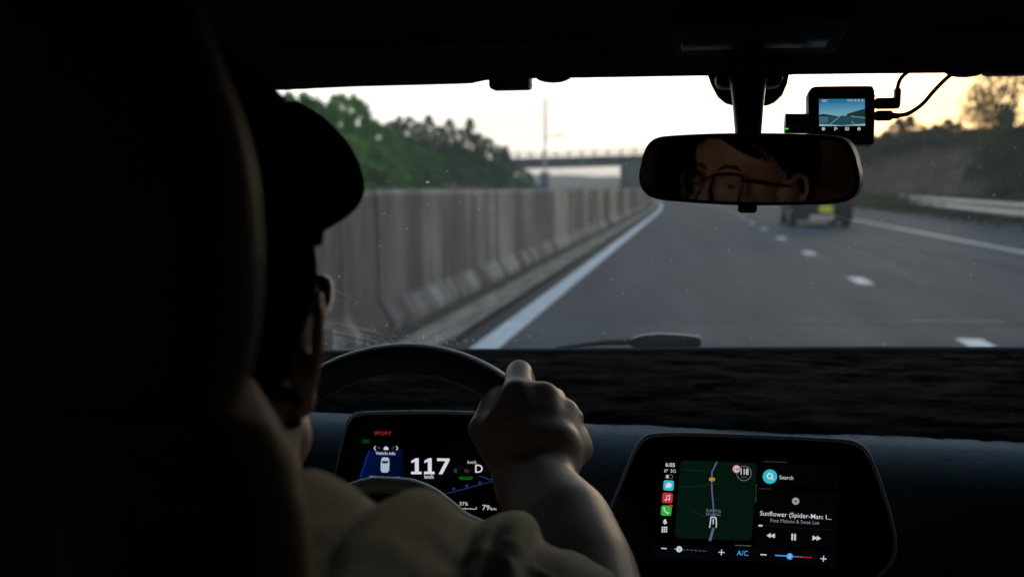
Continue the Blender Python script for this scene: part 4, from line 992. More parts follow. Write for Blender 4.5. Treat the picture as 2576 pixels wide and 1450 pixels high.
flat('climate_bar', pt, [(1645, 1366), (1905, 1374), (2100, 1385), (2106, 1395), (2100, 1424), (1900, 1412), (1645, 1402)], emat('climate_dark', (.0010, .0014, .0026), 1), ts, 3)
strokes('handle_bar', pt, [[(1849, 1369.5), (1889, 1371.3)]], 1.8, emat('handle_grey', (.09, .09, .1), 1), ts, 4)
strokes('minus_sign', pt, [[(1664, 1377), (1676, 1378)]], 2.6, WHT, ts, 4)
strokes('plus_sign', pt, [[(1808, 1387), (1821.5, 1388)], [(1815.2, 1381), (1814.3, 1394)]], 2.3, WHT, ts, 4)
strokes('fan_track', pt, [[(1697, 1379), (1708, 1379.5)]], 2.4, BLU, ts, 4)
strokes('fan_track_rest', pt, [[(1715, 1380.5), (1779, 1384)]], 1.2, emat('track_grey', (.05, .05, .06), 1), ts, 4)
for i in range(6): flat('fan_step', pt, disc(1719.5+i*10.2, 1381+i*.62, 1.3, 8), GRY, ts, 5)
flat('fan_knob', pt, disc(1708.5, 1379.5, 7.6, 20), WHT, ts, 5)
strokes('fan_symbol', pt, [disc(1706.6, 1378, 1.8, 8), disc(1710.4, 1378, 1.8, 8), disc(1708.5, 1381.5, 1.8, 8)], .9, emat('fan_blue', (.15, .35, .45), 1), ts, 6)
text('ac_text', 'A/C', pt, 1868, 1395.5, 12.5, BLU, ts, wpx=28, lay=4)
strokes('minus_sign', pt, [[(1913, 1393), (1927, 1393.8)]], 2.6, emat('warm_white', (.7, .7, .5), .9), ts, 4)
strokes('temperature_cold', pt, [[(1950, 1395), (1985, 1397)]], 2.6, BLU, ts, 4)
strokes('temperature_hot', pt, [[(1985, 1397), (2015, 1399)]], 2.4, emat('mauve', (.35, .16, .25), .8), ts, 4); strokes('temperature_hot', pt, [[(2015, 1399), (2041, 1400.5)]], 2.6, RED, ts, 4)
flat('temperature_knob', pt, disc(1986, 1397.5, 8, 20), BLU, ts, 5); strokes('knob_mark', pt, [[(1986.3, 1393), (1985.8, 1401)]], 2.0, WHT, ts, 6)
strokes('plus_sign', pt, [[(2064, 1403), (2078, 1404)], [(2071.4, 1396.5), (2070.5, 1410)]], 2.3, WHT, ts, 4)
box('screen_support', (CARX, 1.09, .80), (.14, .14, .12), m_trim, tou, bev=.01)

# ------------------------------------------------------------------ rear view mirror
FACE = Vector((-.297, .609, 1.137)); MC = P(1775, 462, 1.02)
nm = ((CAM-MC).normalized()+(FACE-MC).normalized()).normalized()
pmr = Plane(MC, (Vector((0, 0, 1)).cross(nm)) * -1 if (Vector((0, 0, 1)).cross(nm)).x < 0 else Vector((0, 0, 1)).cross(nm), (0, 0, 1))
pmr.n = nm.copy(); pmr.u = Vector((0, 0, 1))-nm*nm.z; pmr.u.normalize()
mir = empty('rear_view_mirror', P(1880, 200, 1.12), 'wide black rear view mirror reflecting the driver in glasses', 'mirror')
mo = [(1602, 440), (1607, 415), (1614, 385), (1628, 360), (1650, 346), (1690, 341), (1780, 337), (1880, 336), (1980, 337), (2060, 340), (2105, 345), (2130, 358), (2146, 385), (2154, 415), (2160, 447), (2156, 478), (2140, 500), (2110, 511), (2040, 516), (1900, 518), (1800, 515), (1700, 508), (1650, 502), (1622, 490), (1606, 468)]
def pts_sp(pts, n=3): return [(v.x, v.y) for v in spline([Vector((a, b, 0)) for a, b in pts], n, True)]
mo = pts_sp(mo)
m_mb = mat('mirror_shell_plastic', (.02, .02, .02), .42, .5)
slab('mirror_housing', pmr, mo, m_mb, mir, .03, .006, 0, 4)
gi = [(a+(1881-a)*.034, b+(428-b)*.115) for a, b in mo]
m_mirr = bpy.data.materials.new('mirror_silver'); m_mirr.use_nodes = True; b_ = m_mirr.node_tree.nodes['Principled BSDF']
b_.inputs['Metallic'].default_value = 1; b_.inputs['Base Color'].default_value = (.33, .26, .235, 1); b_.inputs['Roughness'].default_value = 0.0
flat('mirror_glass', pmr, gi, m_mirr, mir, 2, .0006)
st = [P(1881, 200, 1.19), P(1881, 250, 1.14), P(1881, 320, 1.08), P(1881, 380, 1.06)]
bm = bmesh.new(); R4 = []
for p, w, d in ((P(1882, 180, 1.17), 46, .022), (P(1882, 215, 1.15), 42, .02), (P(1882, 262, 1.12), 37, .018), (P(1882, 340, 1.085), 31, .015), (P(1882, 400, 1.07), 28, .012)):
    w = w/F_PX*p.y; R4.append([p+Vector((w*math.cos(2*PI*k/20), d*math.sin(2*PI*k/20), 0)) for k in range(20)])
bm.free(); rings_mesh('mounting_stalk', R4, m_mb, mir)
cb_ = P(1883, 526, 1.0)
bm = bmesh.new(); box_bm(bm, cb_+Vector((.0, .02, .002)), (.0185, .012, .012), bev=.003); frombm('dimming_tab', bm, m_mb, mir, True, 50)
cv = P(1882, 225, 1.20)
bm = bmesh.new(); box_bm(bm, PZ(1882, 200, 1.325)+Vector((0, .0, -.0)), (.075, .05, .02), bev=.008); frombm('mount_cover', bm, m_mb, mir, True, 50)

# ------------------------------------------------------------------ dash camera on the glass
dc = empty('dash_camera', P(2118, 230, 1.22), 'small black dash camera with lit screen stuck on the windscreen', 'dash camera')
pdm = Plane(P(2118, 290, 1.20), (1, 0, 0), (0, .05, 1))
m_cam = mat('dash_camera_plastic', (.018, .018, .02), .45, .45); m_camt = mat('dash_camera_top', (.10, .09, .10), .5, .5)
slab('camera_body', pdm, pts_sp([(2035, 290), (2035, 240), (2038, 232), (2060, 230), (2180, 229), (2198, 231), (2202, 240), (2202, 290), (2200, 350), (2198, 361), (2180, 363), (2060, 361), (2040, 360), (2036, 350)], 2), m_cam, dc, .035, .004)
slab('top_cover', pdm, pts_sp([(2037, 238), (2038, 226), (2046, 219), (2070, 217), (2180, 216), (2194, 218), (2199, 226), (2200, 238), (2190, 241), (2050, 242)], 2), m_camt, dc, .03, .002, 3)
for i in range(24): flat('vent_slot', pdm, [(2061+i*5, 230), (2063+i*5, 230), (2063+i*5, 236), (2061+i*5, 236)], m_cam, dc, 6)
SCR = {k: emat('view_'+k, c, 1) for k, c in dict(top=(.02, .14, .26), sky1=(.04, .30, .55), sky2=(.20, .48, .60), sky3=(.55, .62, .42), hill=(.012, .03, .025), road=(.015, .06, .085), bar=(.05, .12, .15), foot=(.002, .002, .003)).items()}
scb = flat('camera_screen', pdm, [(2060, 297), (2060, 250), (2175, 249), (2175, 330), (2060, 330)], m_glossblk, dc, 3)
vg = bpy.data.materials.new('view_sky'); vg.use_nodes = True; t = vg.node_tree
for n_ in list(t.nodes): t.nodes.remove(n_)
c_ = t.nodes.new('ShaderNodeTexCoord'); s_ = t.nodes.new('ShaderNodeSeparateXYZ'); r_ = t.nodes.new('ShaderNodeValToRGB'); e_ = t.nodes.new('ShaderNodeEmission'); o_ = t.nodes.new('ShaderNodeOutputMaterial')
t.links.new(c_.outputs['Generated'], s_.inputs[0]); t.links.new(s_.outputs[2], r_.inputs[0]); t.links.new(r_.outputs[0], e_.inputs[0]); t.links.new(e_.outputs[0], o_.inputs[0]); vg.cycles.emission_sampling = 'NONE'
r_.color_ramp.elements[0].color = (.34, .42, .28, 1); r_.color_ramp.elements[1].color = (.03, .18, .34, 1); q_ = r_.color_ramp.elements.new(.35); q_.color = (.13, .33, .42, 1)
flat('view_sky', pdm, [(2060, 259), (2175, 258), (2175, 300), (2060, 300)], vg, scb, 4)
flat('view_top_bar', pdm, [(2060, 250), (2175, 249), (2175, 258), (2060, 259)], SCR['top'], scb, 5)
flat('view_hill', pdm, [(2060, 300), (2060, 289), (2070, 287), (2090, 290), (2112, 294), (2128, 293), (2130, 287), (2150, 281), (2175, 274), (2175, 302)], SCR['hill'], scb, 5)
flat('view_road', pdm, [(2060, 295), (2108, 293), (2118, 291), (2175, 296), (2175, 315), (2060, 315)], SCR['road'], scb, 6)
flat('view_barrier', pdm, [(2060, 294), (2082, 294), (2082, 309), (2060, 312)], SCR['bar'], scb, 7)
strokes('view_lines', pdm, [[(2086, 314), (2112, 294)], [(2140, 306), (2148, 312)], [(2140, 293), (2175, 297)]], 1.2, emat('view_pale', (.25, .42, .48), 1), scb, 7)
flat('view_bonnet', pdm, [(2060, 313), (2118, 316), (2175, 312), (2175, 317), (2060, 318)], emat('view_pale', (1, 1, 1), 1), scb, 8)
text('rec_text', 'REC', pdm, 2074, 257.5, 6, WHT, scb, wpx=13, lay=8, sl=0)
for a in (2133, 2141, 2150, 2159, 2168): strokes('status_symbol', pdm, [disc(a, 254, 2.4, 6)+[disc(a, 254, 2.4, 6)[0]]], 1.0, emat('status_pale', (.45, .6, .7), 1), scb, 8)
for i, a in enumerate((2071, 2101, 2130, 2160)):
    if i == 1: strokes('menu_symbol', pdm, [[(2099, 329), (2099, 320), (2106, 324), (2099, 326)]], 1.3, WHT, scb, 5)
    elif i == 2: strokes('menu_symbol', pdm, [[(2126, 321), (2134, 321), (2134, 327.5), (2126, 327.5), (2126, 321)], [(2128, 326), (2130, 324), (2132, 326)]], 1.2, WHT, scb, 5)
    else: strokes('menu_symbol', pdm, [disc(a, 324.5, 3.6, 8)+[disc(a, 324.5, 3.6, 8)[0]], disc(a, 324.5, 1.1, 6)], 1.3, WHT, scb, 5)
la, lb = P(1974, 311, 1.225), P(2040, 311, 1.225)
rl = 24/F_PX*1.22
tube('lens_barrel', [la, la.lerp(lb, .02), lb], [rl*.96, rl, rl], mat('barrel_metal', (.05, .05, .075), .4, .5, metal=.4), dc, 28)
box('status_light', P(1978, 324, 1.205), (.0045, .0012, .0014), emat('led_green', (.03, .75, .08), 1), dc)
tube('camera_mount', [P(2118, 290, 1.24), P(2118, 285, 1.31)], .014, m_cam, dc, 16)
for (y0, y1, x1, yc) in ((247, 273, 2264, 260), (279, 303, 2245, 291)):
    p0, p1 = P(2200, yc, 1.215), P(x1, yc, 1.215); h_ = (y1-y0)/F_PX*1.215
    bm = bmesh.new(); box_bm(bm, (p0+p1)/2, ((p1-p0).length, .010, h_), bev=.003); frombm('cable_plug', bm, m_cam, dc, True, 50)
box('plug_elbow', P(2257, 245, 1.215), (.0075, .009, .022), m_cam, dc, bev=.003)
tube('strain_relief', [P(2243, 291, 1.215), P(2262, 291, 1.215)], [.0038, .003], m_cam, dc, 12)
m_cab = mat('cable_rubber', (.02, .018, .016), .5, .4)
tube('cable', spline([P(2257, 240, 1.215), P(2259, 215, 1.22), P(2268, 195, 1.225), P(2285, 180, 1.232), P(2300, 165, 1.24)], 8), .0022, m_cab, dc, 10)
tube('cable', spline([P(2255, 291, 1.215), P(2285, 285, 1.218), P(2320, 262, 1.222), P(2350, 228, 1.228), P(2380, 198, 1.235), P(2405, 178, 1.245)], 8), .0024, m_cab, dc, 10)

# ------------------------------------------------------------------ steering wheel
m_lea = mat('perforated_leather', (.04, .062, .08), .34, .6, bump=.25, bscale=500)
m_leg = mat('grey_hub_plastic', (.5, .54, .52), .5, .45, bump=.12, bscale=900)
WT = math.radians(20)
WU = Vector((0, math.sin(WT), math.cos(WT))); WN = Vector((0, -math.cos(WT), math.sin(WT)))
RIM = .0165; RW = .172
top = P(1000, 900, .985); WC = top-WU*RW; WC.x = P(1000, 1300, .93).x
whl = empty('steering_wheel', WC, 'dark leather steering wheel with grey hub held in the right hand', 'steering wheel')
bm = bmesh.new(); rr_ = []; NS = 160; MS = 20
for i in range(NS):
    a = 2*PI*i/NS; c = WC+Vector((1, 0, 0))*math.cos(a)*RW+WU*math.sin(a)*RW; o_ = Vector((1, 0, 0))*math.cos(a)+WU*math.sin(a)
    rr_.append([bm.verts.new(c+o_*math.cos(2*PI*k/MS)*RIM+WN*math.sin(2*PI*k/MS)*RIM*.92) for k in range(MS)])
for i in range(NS):
    for k in range(MS): bm.faces.new((rr_[i][k], rr_[(i+1) % NS][k], rr_[(i+1) % NS][(k+1) % MS], rr_[i][(k+1) % MS]))
rim = frombm('rim', bm, m_lea, whl)
# perforations: small dark pits round the camera-facing side of the rim
V, Fc = [], []
for i in range(620):
    a = 2*PI*i/620
    for j, k in enumerate((-1.5, -1, -.5, 0, .5, 1, 1.5)):
        b_ = PI/2*.62+k*.22; aa = a+(j % 2)*PI/620
        o_ = Vector((1, 0, 0))*math.cos(aa)+WU*math.sin(aa); t_ = Vector((-1, 0, 0))*math.sin(aa)+WU*math.cos(aa)
        nn = (o_*math.cos(b_)+WN*math.sin(b_)).normalized(); p = WC+o_*RW+o_*math.cos(b_)*RIM+WN*math.sin(b_)*RIM*.92+nn*.00012; s = t_.cross(nn)
        k0 = len(V); V += [p+t_*.0004, p+s*.0004, p-t_*.0004, p-s*.0004]; Fc.append((k0, k0+1, k0+2, k0+3))
tag(mesh('perforations', V, Fc, mat('pit_black', (.002, .002, .002), .9, .1), rim, False), kind='stuff')
# hub: pale padded dome with flared shoulders toward the side spokes
hub_px = [(985, 1212), (1035, 1217), (1085, 1238), (1130, 1272), (1155, 1293), (1185, 1310), (1230, 1326), (1290, 1342)]
ph = Plane(WC+WN*.035, (1, 0, 0), WU)
hp = [ph.hit(a, b) for a, b in hub_px]; lefth = [Vector((2*hp[0].x-v.x, v.y, v.z)) for v in hp[1:]][::-1]
topc = spline(lefth+hp, 6)
zc = topc[0]; nT = len(topc)
loops = []
def wl(v): d = v-WC; return Vector((d.x, d.dot(WU), d.dot(WN)))
def wg(a, b, c): return WC+Vector((a, 0, 0))+WU*b+WN*c
tl_ = [wl(v) for v in topc]
rowsH = []
for (ins, h_) in ((.0, .002), (.001, .020), (.004, .030), (.009, .035), (.016, .036)):
    r_ = []
    for i, v in enumerate(tl_):
        nx_ = v.x; d = Vector((-nx_, -.08-v.y*.2)).normalized() if True else None
        r_.append(wg(v.x+d.x*ins*.6, v.y+d.y*ins, h_))
    rowsH.append(r_)
low = [wg(v.x, -.055+.02*math.cos(v.x*20), .036) for v in tl_]; rowsH.append([a.lerp(b, .5) for a, b in zip(rowsH[-1], low)]); rowsH.append(low); rowsH.append([wg(v.x, -.07, .0) for v in tl_])
V = [v for r in rowsH for v in r]; Fc = [(j*nT+i, j*nT+i+1, (j+1)*nT+i+1, (j+1)*nT+i) for j in range(len(rowsH)-1) for i in range(nT-1)]
Fc.append(tuple([j*nT for j in range(len(rowsH))])); Fc.append(tuple([j*nT+nT-1 for j in range(len(rowsH))][::-1]))
hub = mesh('hub', V, Fc, m_lea, whl, True)
tube('hub_trim', [wg(a.x, a.y-.003, .033) for a in tl_], .0085, m_leg, whl, 12)
for s in (-1, 1):
    bm = bmesh.new(); box_bm(bm, (0, 0, 0), (.085, .045, .022), bev=.008, seg=3)
    M = Matrix(((1, 0, 0), (0, WU.y, -WN.y), (0, WU.z, -WN.z))).to_4x4()
    bmesh.ops.transform(bm, matrix=Matrix.Translation(wg(s*.125, -.02, .012)) @ Matrix(((1, 0, 0, 0), (0, WU.y, WN.y, 0), (0, WU.z, WN.z, 0), (0, 0, 0, 1))), verts=bm.verts)
    frombm('spoke', bm, m_lea, whl, True, 50)
tube('column', [WC-WN*.02, WC-WN*.16+Vector((0, 0, -.02))], [.045, .05], m_trim, whl, 20)
tube('column_stalk', [WC-WN*.05+Vector((.04, 0, -.01)), P(1500, 1300, .955), P(1516, 1291, .95)], [.008, .0085, .0085], m_trim, whl, 12)
tube('stalk_knob', [P(1508, 1292, .95), P(1518, 1291, .95), P(1527, 1291, .95)], [.0105, .0115, .0085], m_leg, whl, 16)

# ------------------------------------------------------------------ driver seat with tall head restraint
SX = -.285; SY = .35
m_seat = mat('dark_brown_leather', (.11, .073, .038), .6, .25, var=.15, vscale=20, bump=.2, bscale=300)
seat = empty('driver_seat', (SX, .45, .3), 'tall dark leather driver seat with integrated head restraint in the left foreground', 'seat')
hd = [(445, -120), (490, 0), (545, 150), (600, 300), (632, 430), (647, 560), (650, 690), (646, 800), (630, 900), (605, 980), (586, 1035)]
bk = [(586, 1026), (632, 1041), (688, 1075), (727, 1140), (746, 1217), (762, 1281), (772, 1360), (780, 1450), (800, 1650), (840, 1900), (880, 2300)]
def sec_ring(w, z, y, d, n=64, e=0):
    """plan section of the seat: flat back, rounded rear edges at half width w, sides drawn in towards the front"""
    r1 = min(.020, w*.6, d*.6); r2 = min(.03, w*.4, d*.5); ins = d*.9; half = []
    for k in range(10):
        a = math.radians(-90+k*112/9); half.append((w-r1+r1*math.cos(a), y+r1*math.sin(a)))
    xf = max(w*.35, w-ins)-r2; yf = y+2*d-r2
    for k in range(6):
        a = math.radians(22+k*68/5); half.append((xf+r2*math.cos(a), yf+r2*math.sin(a)))
    return [Vector((SX+a, b, z)) for a, b in half]+[Vector((SX-a, b, z)) for a, b in half[::-1]]
def seat_part(name, pts, y, d, rnd_top, shrink_b=0):
    prof_ = [P(a, b, SY) for a, b in pts]; pr = spline(prof_, 5)
    R5 = []
    n_ = len(pr)
    for i, v in enumerate(pr):
        t_ = i/(n_-1); q = 1.0
        if rnd_top: q = math.sqrt(max(.02, 1-max(0, 1-t_/.22)**2))
        dd = d(t_)*q
        R5.append(sec_ring(max(.02, v.x-SX), v.z, y(t_), dd))
    if rnd_top:
        v = pr[0]; R5.insert(0, sec_ring((v.x-SX)*.5, v.z+.004, y(0), d(0)*.1))
    return rings_mesh(name, R5, m_seat, seat, sharp=60)
hs = seat_part('head_restraint', hd, lambda t: SY, lambda t: lerp(.034, .042, t), True)
bs = seat_part('backrest', bk, lambda t: SY, lambda t: lerp(.042, .06, min(1, t*3)), False)
box('seat_cushion', (SX, .62, .42), (.52, .5, .16), m_seat, seat, bev=.05, seg=4)
for s in (.075,):
    tube('stitch_seam', [P(152, 1330, .285), P(158, 1400, .28), P(170, 1500, .275)], .0015, mat('grey_thread', (.12, .12, .12), .8), bs, 8)

# ------------------------------------------------------------------ the driver
HX, HY, HZ = -.285, .51, 1.137
HYAW = math.radians(7)
HPI = math.radians(12)
def H(x, y, z):
    y, z = y*math.cos(HPI)-z*math.sin(HPI), y*math.sin(HPI)+z*math.cos(HPI)-.02
    return Vector((HX+x*math.cos(HYAW)-y*math.sin(HYAW), HY+x*math.sin(HYAW)+y*math.cos(HYAW), HZ+z))
def Hc(x, y, z): return Vector((HX+x, HY+y, HZ+z))
m_skin = mat('skin', (.32, .235, .20), .5, .4, var=.10, vscale=30, bump=.07, bscale=420, sss=.25)
drv = empty('person', (HX, HY, .45), 'driver in a dark cap, glasses and beige shirt gripping the wheel', 'person')
bm = bmesh.new()
E_, C_ = ell_bm, cap_bm
E_(bm, H(0, -.008, .042), (.075, .094, .092)); E_(bm, H(0, .025, .03), (.071, .064, .062))
E_(bm, H(0, .026, -.035), (.070, .062, .080)); E_(bm, H(0, .036, 0), (.0715, .045, .05)); C_(bm, H(-.032, .05, -.085), H(.032, .05, -.085), .030, .030); C_(bm, H(0, .068, -.098), H(0, .05, -.09), .022, .03)
C_(bm, H(-.050, .0, -.045), H(-.032, .05, -.088), .022, .02); C_(bm, H(.050, .0, -.045), H(.032, .05, -.088), .022, .02)
C_(bm, H(-.044, .066, .024), H(-.014, .080, .020), .011, .011); C_(bm, H(.044, .066, .024), H(.014, .080, .020), .011, .011); C_(bm, H(-.014, .080, .02), H(.014, .080, .02), .009, .009)
E_(bm, H(0, .048, .050), (.0665, .040, .048))
for s in (-1, 1):
    E_(bm, H(s*.043, .054, -.032), (.025, .026, .026))
    C_(bm, H(s*.016, .079, .006), H(s*.046, .070, .006), .0055, .006); C_(bm, H(s*.018, .078, -.010), H(s*.044, .070, -.009), .005, .006)
    E_(bm, H(s*.031, .066, -.001), (.0155, .012, .012))
    E_(bm, H(s*.013, .094, -.042), (.009, .011, .008))
    # ear: helix, antihelix, plate and lobe
    ex = lambda o, y, z: H(s*(.0735+o), y, z)
    hx = [ex(.000, .010, -.002), ex(.007, .008, .016), ex(.013, -.004, .026), ex(.017, -.018, .022), ex(.0165, -.024, .004), ex(.012, -.020, -.014), ex(.005, -.008, -.030), ex(.000, .002, -.036)]
    for a, b in zip(hx, hx[1:]): C_(bm, a, b, .0042, .0042, 10)
    E_(bm, ex(.004, -.006, -.003), (.008, .019, .029)); E_(bm, ex(.001, -.001, -.036), (.0065, .009, .011)); C_(bm, ex(.0, .012, -.006), ex(.002, .010, -.018), .006, .005, 10)
C_(bm, H(0, .086, .008), H(0, .104, -.036), .0075, .0115); E_(bm, H(0, .102, -.038), (.012, .013, .010))
C_(bm, H(-.018, .080, -.068), H(.018, .080, -.068), .0075, .0075); C_(bm, H(-.014, .080, -.078), H(.014, .080, -.078), .008, .008)
C_(bm, H(0, -.012, -.05), H(0, -.045, -.16), .056, .062)
# torso
TB = Vector((HX, HY-.06, 0))
C_(bm, (HX-.10, HY-.055, .90), (HX+.10, HY-.055, .90), .075, .075); E_(bm, (HX, HY-.04, .78), (.165, .11, .2)); E_(bm, (HX, HY-.02, .58), (.15, .12, .16))
for s in (-1, 1):
    C_(bm, (HX+s*.05, HY-.04, .97), (HX+s*.145, HY-.05, .925), .05, .06)
    C_(bm, (HX+s*.09, HY+.02, .54), (HX+s*.14, HY+.45, .52), .085, .06); C_(bm, (HX+s*.14, HY+.45, .52), (HX+s*.12, HY+.70, .36), .055, .04)
# right arm and hand, measured on the photograph; the left one is its mirror image about the wheel
el = P(1500, 1590, .70); wr = P(1340, 1190, .865)
def arm(f):
    sh = f(Vector((HX+.16, HY-.05, .925)))
    C_(bm, sh, f(el), .052, .043)
    fm = P(1418, 1330, .80)
    C_(bm, f(el), f(P(1462, 1450, .752)), .043, .0455); C_(bm, f(P(1462, 1450, .752)), f(fm), .0455, .0435); C_(bm, f(fm), f(P(1362, 1245, .84)), .0435, .036)
    for dx in (-26, 26): C_(bm, f(P(1354+dx, 1240, .842)), f(P(1337+dx*1.3, 1180, .868)), .029, .026)
    W3 = [P(1296, 1165, .872), P(1335, 1160, .872), P(1375, 1165, .874), P(1405, 1172, .876)]
    K = [P(1300, 996, .905), P(1366, 1003, .915), P(1418, 1042, .925), P(1446, 1104, .925)]
    for w_, k_, ra, rb in zip(W3, K, (.023, .024, .023, .021), (.0185, .0185, .0175, .0165)):
        C_(bm, f(w_), f(k_), ra, rb)
    for a_, b_ in zip(K, K[1:]): C_(bm, f(a_+Vector((0, .0, -.012))), f(b_+Vector((0, 0, -.012))), .014, .013)
    C_(bm, f(P(1320, 1110, .878)), f(P(1400, 1120, .885)), .026, .024)
    for a_, b_ in zip(K, K[1:]): C_(bm, f(a_.lerp(W3[1], .3)), f(b_.lerp(W3[2], .3)), .021, .021); C_(bm, f(a_.lerp(W3[1], .6)), f(b_.lerp(W3[2], .6)), .024, .024)
    fing = [[K[0], P(1306, 936, .955), P(1318, 960, .998), P(1322, 1010, 1.0)],
            [K[1], P(1398, 1000, .965), P(1400, 1045, 1.005), P(1372, 1075, .99)],
            [K[2], P(1446, 1050, .972), P(1440, 1095, 1.005), P(1408, 1110, .985)],
            [K[3], P(1468, 1122, .962), P(1452, 1160, .995), P(1424, 1160, .98)]]
    for q, rad in zip(fing, (.0150, .0122, .0115, .0105)):
        for j in range(3): C_(bm, f(q[j]), f(q[j+1]), rad*(1.0-.06*j), rad*(.96-.07*j))
    # thumb leaves the side of the palm and lies along the rim
    C_(bm, f(P(1290, 1150, .872)), f(P(1216, 1078, .905)), .025, .0165); C_(bm, f(P(1216, 1078, .905)), f(P(1238, 1010, .945)), .0145, .0125); C_(bm, f(P(1238, 1010, .945)), f(P(1262, 975, .975)), .012, .010)
    C_(bm, f(P(1240, 1090, .89)), f(P(1285, 1010, .90)), .016, .014)
    C_(bm, f(P(1400, 1150, .885)), f(P(1455, 1130, .92)), .022, .016)
arm(lambda v: Vector(v))
MX = WC.x
QL = Quaternion(WN, math.radians(52))
def left_side(v):
    m_ = Vector((2*MX-v.x, v.y, v.z))
    return WC+QL @ (m_-WC) if v.y > .6 else m_
arm(left_side)
body = remeshed('body', bm, .0026, 5, m_skin, drv, lambda c: c.y > .70)
# eyes, brows
m_eye = mat('eye_white', (.34, .30, .27), .2, .5); m_iris = mat('dark_iris', (.02, .012, .008), .1, .5)
m_hair = mat('black_hair', (.004, .0036, .0034), .95, 0, bump=.25, bscale=300, stretch=(1, 1, .2))
for s in (-1, 1):
    bm = bmesh.new(); E_(bm, H(s*.031, .0705, -.0015), (.0115, .0115, .0095), seg=20, rg=12); e_ = frombm('eye', bm, m_eye, drv)
    bm = bmesh.new(); E_(bm, H(s*.031+.001, .0795, -.0025), (.0055, .0035, .0055), seg=14, rg=8); frombm('iris', bm, m_iris, e_)
    tube('eyebrow', [H(s*.012, .0905, .021), H(s*.024, .0905, .027), H(s*.038, .083, .027), H(s*.050, .071, .019)], [.0022, .0034, .0030, .001], mat('eyebrow_hair', (.09, .05, .036), .8, .2), drv, 10, flat=.6)
    tube('upper_eyelid', [H(s*.016, .0785, .0015), H(s*.024, .0825, .0045), H(s*.033, .0822, .0045), H(s*.042, .0765, .002), H(s*.047, .071, -.002)], [.0025, .0046, .0048, .004, .002], m_skin, drv, 10)
    tube('lower_eyelid', [H(s*.018, .077, -.006), H(s*.026, .0805, -.0088), H(s*.034, .0800, -.0088), H(s*.043, .074, -.0055)], [.002, .0034, .0034, .002], m_skin, drv, 10)
    tube('lash_line', [H(s*.017, .0822, -.0005), H(s*.025, .0868, .0012), H(s*.034, .0862, .0010), H(s*.044, .079, -.0015)], .0009, m_hair, drv, 6)
# hair under the cap
bm = bmesh.new(); q = ell_bm(bm, H(0, -.012, .038), (.0785, .0975, .09), seg=110, rg=80)
kill = [v for v in bm.verts if (lambda d: d.y > .006+.62*max(0, d.z)+.004*noise.noise(v.co*60) or d.z < -.055 or (d.y > -.012 and d.z < -.002))(v.co-H(0, 0, 0))]
bmesh.ops.delete(bm, geom=kill, context='VERTS')
hr = frombm('hair', bm, m_hair, drv); sm = hr.modifiers.new('s', 'SOLIDIFY'); sm.thickness = .006; sm.offset = 1
# cap: dome, band, peak
m_cap = mat('black_cap_cloth', (.003, .003, .0028), .98, 0, bump=.15, bscale=500)
cap = None
bm = bmesh.new(); q = ell_bm(bm, Hc(0, -.006, .050), (.0865, .108, .098), seg=48, rg=32)
def below(v):
    d = v.co-Hc(0, 0, 0); return d.z < .012+.50*d.y
bmesh.ops.delete(bm, geom=[v for v in bm.verts if below(v)], context='VERTS')
cap = frombm('cap', bm, m_cap, drv); sm = cap.modifiers.new('s', 'SOLIDIFY'); sm.thickness = .0025; sm.offset = -1
outer = [P(a, b, c)-Vector((HX, HY, HZ)) for a, b, c in ((745, 254, .695), (802, 286, .690), (860, 340, .682), (895, 392, .672), (915, 448, .658), (913, 495, .640), (880, 540, .615), (798, 592, .575))]
outer[0].x = 0
innr = [(0, .099, .072), (.018, .098, .070), (.034, .094, .066), (.048, .086, .060), (.058, .078, .054), (.064, .070, .048), (.067, .064, .040), (.067, .060, .030)]
def fullc(c): return [Vector((-a, b, d)) for a, b, d in c[::-1]]+[Vector(v) for v in c[1:]]
oc, ic = spline(fullc(outer), 5), spline(fullc(innr), 5)
V = []; nn_ = len(oc); rows_ = 8
for j in range(rows_+1):
    for i in range(nn_):
        p = ic[i].lerp(oc[i], j/rows_)+Vector((0, 0, .006*math.sin(j/rows_*PI))); V.append(Hc(*p))
Fc = [(j*nn_+i, j*nn_+i+1, (j+1)*nn_+i+1, (j+1)*nn_+i) for j in range(rows_) for i in range(nn_-1)]
pk = mesh('peak', V, Fc, m_cap, cap, True); sm = pk.modifiers.new('s', 'SOLIDIFY'); sm.thickness = .003
bm = bmesh.new(); E_(bm, Hc(0, -.006, .149), (.007, .007, .004)); frombm('button', bm, m_cap, cap)
